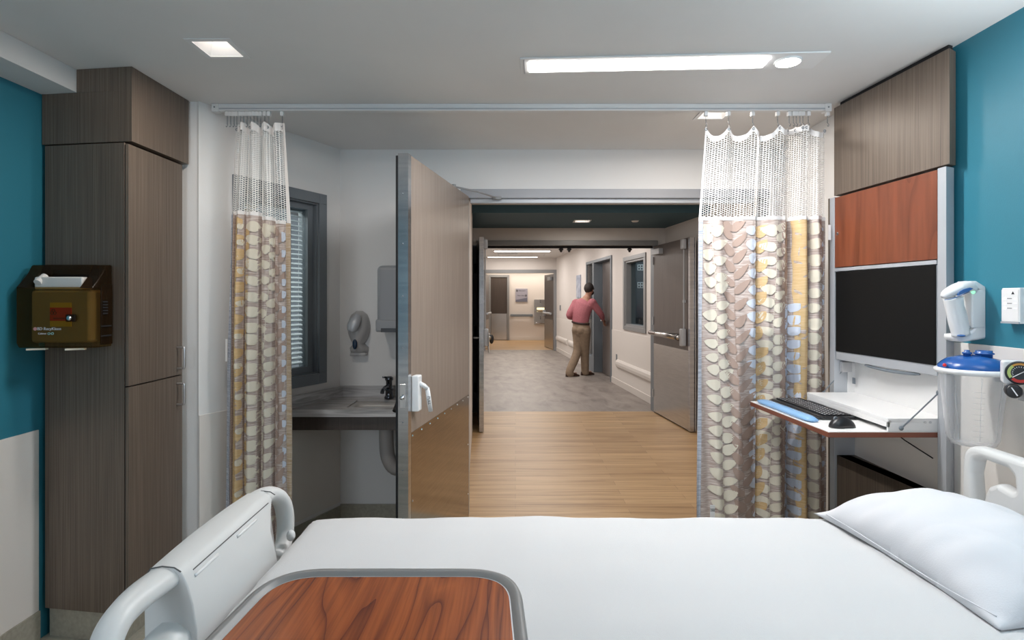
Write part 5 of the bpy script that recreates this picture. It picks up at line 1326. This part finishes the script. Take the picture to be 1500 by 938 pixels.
# mattress with sheet
mt = thing('mattress', 'mattress covered by a smooth white sheet on the hospital bed', 'mattress', (.36, 1.42, .48))
obj('mattress_core', B(-.68, 1.42, .99, 1.81, .485, .70), 'plastic', mt, bevel=.04, seg=4)
bm = bmesh.new(); NX, NY = 120, 64
x0, x1, y0, y1, zt4 = -.698, 1.452, .93, 1.862, .752
g = []
def drop(d, r):       # rounded shoulder: distance inside edge -> fall
    if d <= 0: return None
    return r-math.sqrt(max(0, r*r-(r-d)**2)) if d < r else 0
for i in range(NX+1):
    row = []
    for j in range(NY+1):
        # parameter runs over side hang, shoulder, top
        def ext(k, n, a, b, r, hang):
            L_ = (b-a); s_ = k/n*(L_+2*hang+2*(r*1.57-r)) - hang - (r*1.57-r)
            if s_ < 0 and s_ < -(r*.57): return a, -(r)-(-s_-r*.57)
            if s_ < r:
                an = (s_+r*.57)/(r*1.57)*math.pi/2
                return a+r-r*math.cos(an), -r+r*math.sin(an)
            if s_ > L_ + r*.57: return b, -r-(s_-L_-r*.57)
            if s_ > L_-r:
                an = (L_+r*.57-s_)/(r*1.57)*math.pi/2
                return b-r+r*math.cos(an), -r+r*math.sin(an)
            return a+s_, 0
        x, dzx = ext(i, NX, x0, x1, .075, .14); y, dzy = ext(j, NY, y0, y1, .05, .14)
        dz = min(dzx, dzy) if (dzx < 0 and dzy < 0) else dzx+dzy
        wv = .0022*math.sin(x*9+y*4)+.0016*math.sin(x*23-y*7)+.0012*math.sin(y*31+x*3)+.0022*noise.noise(Vector((x*3, y*11, 0)))+.0016*noise.noise(Vector((x*18, y*5, 3)))
        if dz > -.03: z = zt4+dz+wv+.006*math.exp(-((x+.15)/.5)**2)-.010*max(0, 1-(x-x0)/.20)**2
        else: z = zt4+dz; 
        if dzy < -.04: y += .004*math.sin(x*38)*(1 if y > 1.4 else -1)
        if dzx < -.04: x += .003*math.sin(y*40)
        row.append(bm.verts.new((x, y, z)))
    g.append(row)
for i in range(NX):
    for j in range(NY): bm.faces.new((g[i][j], g[i+1][j], g[i+1][j+1], g[i][j+1]))
obj('fitted_sheet', bm, 'sheet', mt, smooth=True)
# pillow: outline in the ground plane, puffed
PT = [(1.075, 1.865), (1.20, 1.875), (1.34, 1.878), (1.46, 1.86), (1.478, 1.70), (1.475, 1.50), (1.465, 1.28), (1.44, 1.12), (1.30, 1.105), (1.16, 1.19), (1.11, 1.30), (1.085, 1.45), (1.07, 1.62), (1.065, 1.78)]
def pillow():
    bm = bmesh.new(); nu, nv = 96, 90
    # corners: A far-left, B far-right, C near-right, D near-left
    A, Bq, Cq, Dq = Vector((.985, 1.850)), Vector((1.465, 1.84)), Vector((1.465, 1.19)), Vector((1.035, 1.195))
    for sgn in (1, -1):
        gg = []
        for i in range(nu+1):
            row = []
            for j in range(nv+1):
                u, v = i/nu, j/nv
                p = A.lerp(Bq, u).lerp(Dq.lerp(Cq, u), v)
                # edges bow inwards between the corners
                cu, cv = 1-abs(2*u-1)**2, 1-abs(2*v-1)**2
                cx_, cy_ = 1.23, 1.52
                e = max(abs(2*u-1), abs(2*v-1))
                pin = .05*e**6
                p = Vector((p.x+(cx_-p.x)*pin*cv*2.0*(abs(2*u-1)**6), p.y+(cy_-p.y)*pin*cu*1.6*(abs(2*v-1)**6)))
                h = (max(0, cu)**.55)*(max(0, cv)**.55)
                w_ = .004*math.sin(p.x*31+p.y*17)*h+.0035*math.sin(p.y*43-p.x*11)*h+.003*math.sin((p.x+p.y)*57)*(1-h)*min(1, h*6) + min(1, h*3)*(.010*noise.noise(Vector((p.x*7, p.y*3.2, 1.3)))+.006*noise.noise(Vector((p.x*6+p.y*14, p.y*9, 5.1)))) - .007*min(1, h*4)*max(0, 1-abs(noise.noise(Vector((p.x*3.2+2, p.y*3.2, 9))))*14)
                if sgn > 0: z = .783+.132*h + w_ - .024*(1-h)
                else: z = .783-.030*h - .024*(1-h)
                z = max(z, .7585 + (.0 if sgn < 0 else .0006))
                row.append(bm.verts.new((p.x, p.y, z)))
            gg.append(row)
        for i in range(nu):
            for j in range(nv): bm.faces.new((gg[i][j], gg[i+1][j], gg[i+1][j+1], gg[i][j+1]))
    bmesh.ops.remove_doubles(bm, verts=bm.verts[:], dist=.0008)
    return bm
t = thing('pillow', 'plump white pillow lying across the head of the bed', 'pillow', (1.27, 1.45, .76))
obj('pillowcase', pillow(), 'pillowc', t, smooth=True)
bm = bmesh.new(); tube(bm, smooth_path([(1.05, 1.222, .7755), (1.026, 1.36, .7765), (1.018, 1.52, .777), (1.010, 1.68, .7765), (1.000, 1.80, .775)], 8), .0016, 6); obj('seam_piping', bm, 'pillowc', t, smooth=True)

# ------------------------------------------------------------------ overbed table
t = thing('overbed_table', 'overbed table with cherry wood top and thick grey rim at the foot of the bed', 'table', (-.2, .55, 0))
ZT = .98
op = rounded([(-.478, .22), (.055, .22), (.006, 1.017), (-.437, 1.017)], [.05, .05, .105, .105], 12)
bm = bmesh.new()
def inset(pts, d):
    out = []; n = len(pts)
    for i in range(n):
        a, b, cc = Vector(pts[i-1]), Vector(pts[i]), Vector(pts[(i+1) % n])
        t1 = (b-a).normalized(); t2 = (cc-b).normalized(); nn = Vector((-(t1.y+t2.y), t1.x+t2.x)).normalized()
        out.append((b.x+nn.x*d, b.y+nn.y*d))
    return out
layers = [(op, -.022, .004), (op, -.022, 0), (op, -.006, 0), (op, .0, .003), (op, .0015, .009), (op, -.001, .014), (op, -.005, .0185), (op, -.0065, .0205)]
rings = []
for pts, dz, ins in layers:
    q = inset(pts, ins) if ins else pts
    rings.append([bm.verts.new((p[0], p[1], ZT+dz)) for p in q])
for a, b in zip(rings, rings[1:]):
    for k in range(len(a)): bm.faces.new((a[k], a[(k+1) % len(a)], b[(k+1) % len(b)], b[k]))
bm.faces.new(rings[0])
obj('edge_trim', bm, 'edge', t, smooth=True)
bm = bmesh.new(); prism(bm, inset(op, .0215), ZT-.012, ZT-.0060); tt = obj('tabletop', bm, 'cherrytop', t)
bm = bmesh.new(); a = inset(op, .0200); b = inset(op, .0222); A = [bm.verts.new((p[0], p[1], ZT-.0058)) for p in a]; Bv = [bm.verts.new((p[0], p[1], ZT-.0055)) for p in b]
for k in range(len(A)): bm.faces.new((A[k], A[(k+1) % len(A)], Bv[(k+1) % len(A)], Bv[k]))
obj('rim_bead', bm, 'greyplastic', t)
obj('column', B(-.25, -.17, .30, .38, .06, ZT-.022), 'silverpaint', t, bevel=.008)
bm = bmesh.new(); box(bm, -.48, -.42, .30, .88, .04, .08); box(bm, .0, .06, .30, .88, .04, .08); box(bm, -.48, .06, .28, .36, .04, .09); obj('base', bm, 'silverpaint', t, bevel=.008)
for x_ in (-.45, .03):
    for y_ in (.33, .84): obj('caster', (lambda q: (cyl(q, (x_-.01, y_, .022), (x_+.01, y_, .022), .022, n=14), q)[1])(bmesh.new()), 'black', t)

# ------------------------------------------------------------------ the man at the corridor door
def blob(name, build, m, parent, voxel=.009, smooth_it=4):
    bm = bmesh.new(); build(bm)
    bmesh.ops.recalc_face_normals(bm, faces=bm.faces[:])
    me = bpy.data.meshes.new('tmp'); bm.to_mesh(me); bm.free()
    o = bpy.data.objects.new('tmp', me); C.objects.link(o)
    r = o.modifiers.new('r', 'REMESH'); r.mode = 'VOXEL'; r.voxel_size = voxel; r.use_smooth_shade = True
    s = o.modifiers.new('s', 'SMOOTH'); s.iterations = smooth_it; s.factor = .5
    return from_eval(name, o, m, parent)
YM = 10.55
def J(px, py, d=0): return P(px, py, YM+d)
face = Vector((.72, .69, 0)).normalized(); rt = Vector((face.y, -face.x, 0))   # facing direction, his right
def chain(bm, pts, r, ry=None, side=None, n=14):
    pp = smooth_path(pts, 4); k = len(pp); L_ = len(r)
    R1_ = [interp([(i*(k-1)/(L_-1), r[i]) for i in range(L_)], q) for q in range(k)]
    R2_ = [interp([(i*(k-1)/(L_-1), ry[i]) for i in range(L_)], q) for q in range(k)] if ry else None
    tube(bm, pp, R1_, n, side=side, ry=R2_)
    for q, rr_ in ((pp[0], R1_[0]), (pp[-1], R1_[-1])):
        ball(bm, q, min(rr_, R2_[0] if ry else rr_)*.98, n=12)
man = thing('person', 'man in rose shirt and khaki trousers leaning into a doorway, hand on the door', 'person', P(845, 553, YM)*1.0)
man.location.z = 0
pel, wai, che, upc, nb, nk = J(851.5, 481), J(850.5, 470), J(852, 458), J(856, 446), J(859.5, 438), J(861.5, 432.5)
hd = J(863.2, 424.0)
shR = upc + rt*.165 + Vector((.02, 0, .03)); shL = upc - rt*.165 + Vector((-.035, 0, .02))
elR = J(879.5, 459.5, -.10); wrR = J(883.5, 468.5, .05); haR = J(884.8, 473, .08)
elL = J(833.5, 462, .05); wrL = J(842, 467, .30)
hipR, hipL = pel + rt*.085, pel - rt*.085
anL = J(835, 547, -.05); anR = J(857, 544.5, .16)
anL.z = .09; anR.z = .09
knL = J(846, 514, .06); knR = J(856.5, 515, .10)
def torso(bm, g=0):
    chain(bm, [pel, wai, che, upc, nb], [.165+g, .150+g, .168+g, .190+g, .085+g], [.125+g, .108+g, .120+g, .118+g, .075+g], side=tuple(rt), n=20)
def arms(bm, g=0, hand=True):
    chain(bm, [shR, elR, wrR], [.066+g, .046+g, .031+g]); chain(bm, [shL, elL, wrL], [.066+g, .046+g, .031+g])
    ball(bm, shR, .072+g); ball(bm, shL, .072+g)
def legs(bm, g=0):
    chain(bm, [hipL, knL, anL], [.100+g, .065+g, .045+g]); chain(bm, [hipR, knR, anR], [.100+g, .065+g, .045+g])
def hand(bm, w_, h_, s_=1):
    d = (h_-w_).normalized(); sd = Vector((0, 0, 1))-d*d.z; sd.normalize(); up = d.cross(sd)
    tube(bm, [w_, w_+d*.04, w_+d*.085], [.024, .034, .038], 10, side=tuple(sd), ry=[.016, .015, .013])
    for i, L_ in enumerate((.066, .075, .070, .054)):
        b0 = w_+d*.082+sd*(.028-.019*i); tube(bm, smooth_path([b0, b0+d*L_*.5+up*.006*s_, b0+d*L_*.85+up*.022*s_], 3), [.0085]*7, 8)
    b0 = w_+d*.03+sd*.03; tube(bm, [b0, b0+d*.03+sd*.018, b0+d*.06+sd*.020+up*.01*s_], [.011, .010, .008], 8)
def head(bm):
    chain(bm, [nb, nk, hd-Vector((0, 0, .05))], [.062, .056, .06])
    ball(bm, hd+Vector((0, 0, .01)), .084, .096, .112, n=20)
    ball(bm, hd+face*.035-Vector((0, 0, .045)), .060, .062, .062, n=16)      # jaw
    ball(bm, hd+face*.098-Vector((0, 0, .012)), .013, .013, .020, n=8)        # nose
    ball(bm, hd+face*.085+Vector((0, 0, .016)), .045, .045, .014, n=10)       # brow
    ball(bm, hd+face*.088-Vector((0, 0, .048)), .022, .022, .010, n=8)        # lips
    for s_ in (1, -1): ball(bm, hd+rt*.078*s_-Vector((0, 0, .012)), .014, .020, .030, n=10)   # ears
def body(bm):
    torso(bm); arms(bm); legs(bm); head(bm); hand(bm, wrR, haR); hand(bm, wrL, J(848, 469, .34))
    for a_ in (anL, anR): chain(bm, [a_, a_-Vector((0, 0, .05))+face*.06, a_-Vector((0, 0, .055))+face*.16], [.045, .036, .030])
bd = blob('body', body, 'skin', man, .0075, 2)
def shirt(bm):
    chain(bm, [wai-Vector((0, 0, .045)), wai, che, upc, nb+Vector((0, 0, -.01))], [.168, .172, .186, .205, .075], [.130, .130, .140, .134, .072], side=tuple(rt), n=20)
    chain(bm, [shR, elR, elR.lerp(wrR, .75)], [.078, .060, .044]); chain(bm, [shL, elL, elL.lerp(wrL, .75)], [.078, .060, .044])
    ball(bm, shR, .082); ball(bm, shL, .082)
    chain(bm, [nb-Vector((0, 0, .03)), nb+(nk-nb)*.35], [.074, .068])
blob('shirt', shirt, 'shirt', man, .009, 3)
def trousers(bm):
    chain(bm, [wai-Vector((0, 0, .035)), pel, pel-Vector((0, 0, .06))], [.166, .178, .168], [.128, .140, .128], side=tuple(rt), n=20)
    ball(bm, pel-face*.06-Vector((0, 0, .02))+rt*.06, .095); ball(bm, pel-face*.06-Vector((0, 0, .02))-rt*.06, .095)
    chain(bm, [hipL-Vector((0, 0, .04)), knL, anL+Vector((0, 0, .03)), anL-Vector((0, 0, .045))], [.118, .086, .075, .078]); chain(bm, [hipR-Vector((0, 0, .04)), knR, anR+Vector((0, 0, .03)), anR-Vector((0, 0, .045))], [.118, .086, .075, .078])
blob('trousers', trousers, 'khaki', man, .009, 3)
wb = wai-Vector((0, 0, .04)); bm = bmesh.new(); pts = []
ringp = [wb + rt*(.180*math.cos(a_)) + face*(.141*math.sin(a_)) - Vector((0, 0, .022))*math.cos(a_) for a_ in [2*math.pi*i/28 for i in range(29)]]
tube(bm, ringp, .019, 8, side=(0, 0, 1), ry=.006); obj('belt', bm, 'belt', man, smooth=True)
bm = bmesh.new()
ball(bm, hd+Vector((0, 0, .022))-face*.012, .094, .102, .106, n=20)
bmesh.ops.bisect_plane(bm, geom=bm.verts[:]+bm.edges[:]+bm.faces[:], plane_co=hd+face*.045+Vector((0, 0, .0)), plane_no=face+Vector((0, 0, -.35)), clear_outer=True)
bmesh.ops.bisect_plane(bm, geom=bm.verts[:]+bm.edges[:]+bm.faces[:], plane_co=hd-Vector((0, 0, .062)), plane_no=(0, 0, -1), clear_outer=True)
obj('hair', bm, 'hair', man, smooth=True)
bm = bmesh.new(); ball(bm, hd+face*.048-Vector((0, 0, .062)), .060, .060, .055, n=16)
bmesh.ops.bisect_plane(bm, geom=bm.verts[:]+bm.edges[:]+bm.faces[:], plane_co=hd-Vector((0, 0, .035)), plane_no=(0, 0, 1), clear_outer=True); obj('beard', bm, 'hair', man, smooth=True)
bm = bmesh.new()
for s_ in (1, -1):
    ey = hd+face*.092+rt*.032*s_+Vector((0, 0, .008)); pts = [ey+rt*.022*math.cos(a_)+Vector((0, 0, .016))*math.sin(a_) for a_ in [2*math.pi*i/12 for i in range(13)]]; tube(bm, pts, .0022, 6)
    tube(bm, [ey+rt*.022*s_, hd+rt*.085*s_], .002, 6)
obj('glasses', bm, 'black', man)
for a_, nm in ((anL, 'shoe'), (anR, 'shoe')):
    bm = bmesh.new(); b0 = Vector((a_.x, a_.y, 0)); n_ = 9
    fd = Vector((.93, .36, 0)).normalized(); sdv = Vector((fd.y, -fd.x, 0)); rings = []
    for i in range(n_+1):
        k_ = i/n_; cxp = b0+fd*(-.085+.285*k_); hw3 = interp([(0, .022), (.12, .036), (.4, .038), (.7, .050), (.9, .040), (1, .012)], k_); hh = interp([(0, .06), (.2, .095), (.45, .078), (.75, .048), (1, .022)], k_)
        rings.append([bm.verts.new(cxp+sdv*(hw3*math.cos(q))+Vector((0, 0, max(.001, .001+hh*max(0, math.sin(q))**.8)))) for q in [math.pi*j/10 for j in range(11)]])
    for p_, q_2 in zip(rings, rings[1:]):
        for j in range(10): bm.faces.new((p_[j], p_[j+1], q_2[j+1], q_2[j]))
        bm.faces.new((p_[0], p_[-1], q_2[-1], q_2[0]))
    bm.faces.new(rings[0]); bm.faces.new(rings[-1])
    obj(nm, bm, 'leather', man, smooth=True)
# seated person glimpsed through the corridor window
sp = thing('person', 'barely visible person in dark clothing seen through the corridor window', 'person', (P(941, 480, 10.2).x, 10.2, 0))
q = P(938, 470, 9.6)
bx = q.x
def b2(bm):
    z0 = 1.0
    chain(bm, [(bx+.10, 10.6, .5), (bx+.09, 10.6, .8), (bx+.05, 10.6, 1.10), (bx+.03, 10.6, 1.22)], [.15, .14, .17, .07], [.11, .10, .11, .06], side=(1, 0, 0))
    ball(bm, (bx+.0, 10.6, 1.36), .078, .095, .115); chain(bm, [(bx-.12, 10.6, 1.14), (bx-.16, 10.5, .92), (bx-.05, 10.4, .82)], [.05, .042, .03])
    chain(bm, [(bx+.22, 10.6, 1.14), (bx+.26, 10.5, .92), (bx+.15, 10.4, .82)], [.05, .042, .03])
    chain(bm, [(bx+.02, 10.6, .5), (bx-.02, 10.2, .48), (bx-.02, 10.2, .08)], [.09, .065, .045]); chain(bm, [(bx+.2, 10.6, .5), (bx+.2, 10.2, .48), (bx+.2, 10.2, .08)], [.09, .065, .045])
blob('body', b2, 'darkroom', sp, .014, 3)
sp.location = (bx, 10.6, 0)
for ch in sp.children: ch.data.transform(Matrix.Translation((P(941, 480, 10.2).x-bx, 10.2-10.6, 0)))
o = obj('stool', (lambda q2: (lathe(q2, [(0, .36), (.17, .36), (.18, .34), (.17, .32), (.03, .32), (.03, .05), (.2, .03), (.2, 0), (0, 0)], (bx+.11, 10.62, 0), n=24), q2)[1])(bmesh.new()), 'black', None, smooth=False); tag(o, 'dark stool under the person behind the corridor window', 'stool')

# ------------------------------------------------------------------ lights
def area(name, loc, rot, sx, sy, p, col):
    l = bpy.data.lights.new(name, 'AREA'); l.shape = 'RECTANGLE'; l.size = sx; l.size_y = sy; l.energy = p; l.color = col
    o = bpy.data.objects.new(name, l); C.objects.link(o); o.location = loc; o.rotation_euler = rot; return o
area('daylight_window', (-1.3, YB+.3, 1.5), (R_(90), 0, R_(-56)), 1.2, 1.3, 26, (.80, .90, 1))
area('linear_lamp_light', (.54, 2.32, H-.03), (0, 0, R_(-2.9)), .97, .10, 22, (.98, .985, 1))
for x_, y_, e in ((-1.165, 2.195, 5), (1.06, 2.98, 4.5)):
    area('downlight_light', (x_, y_, H-.01), (0, 0, 0), .12, .12, e, (1, .90, .80))
area('ceiling_fill', (1.50, .75, 1.95), (R_(180), R_(14), 0), .5, 1.1, 27, (.93, .97, 1))  # added fill aimed up to brighten the ceiling, no fixture there
area('vestibule_light', (.9, 4.9, 2.44), (0, 0, 0), 1.6, .8, 12, (1, .94, .88))
area('soffit_light', (.78, 6.56, 2.36), (0, 0, 0), .12, .12, 4, (1, .9, .8))
for y_ in (8.2, 10.2, 12.2, 14.4): area('corridor_light', (.5-.0935*(y_-9), y_, 2.57), (0, 0, 0), 1.3, .12, 20, (1, .95, .91))
area('end_wash_light', (.2, 19.2, 2.55), (R_(-18), 0, 0), 2.4, .1, 26, (1, .90, .78))
area('far_light', (0, 17.6, 2.57), (0, 0, 0), 1.3, .3, 12, (1, .93, .86))
area('office_light', (2.6, 9.3, 2.45), (0, 0, 0), .8, .4, 7, (.85, .95, 1))
area('next_room_light', tuple(AM @ Vector((.5, -.8, 2.3))), (0, 0, 0), .6, .4, 26, (1, .97, .92))
w = bpy.data.worlds.new('world'); bpy.context.scene.world = w; w.use_nodes = True
w.node_tree.nodes['Background'].inputs[0].default_value = (.90, .94, 1, 1); w.node_tree.nodes['Background'].inputs[1].default_value = .25
sc = bpy.context.scene
sc.view_settings.view_transform = 'Standard'; sc.view_settings.look = 'None'; sc.view_settings.gamma = 1; sc.view_settings.exposure = 0.36
sc.view_settings.use_curve_mapping = False
sc.cycles.max_bounces = 10; sc.cycles.diffuse_bounces = 5; sc.cycles.transparent_max_bounces = 24
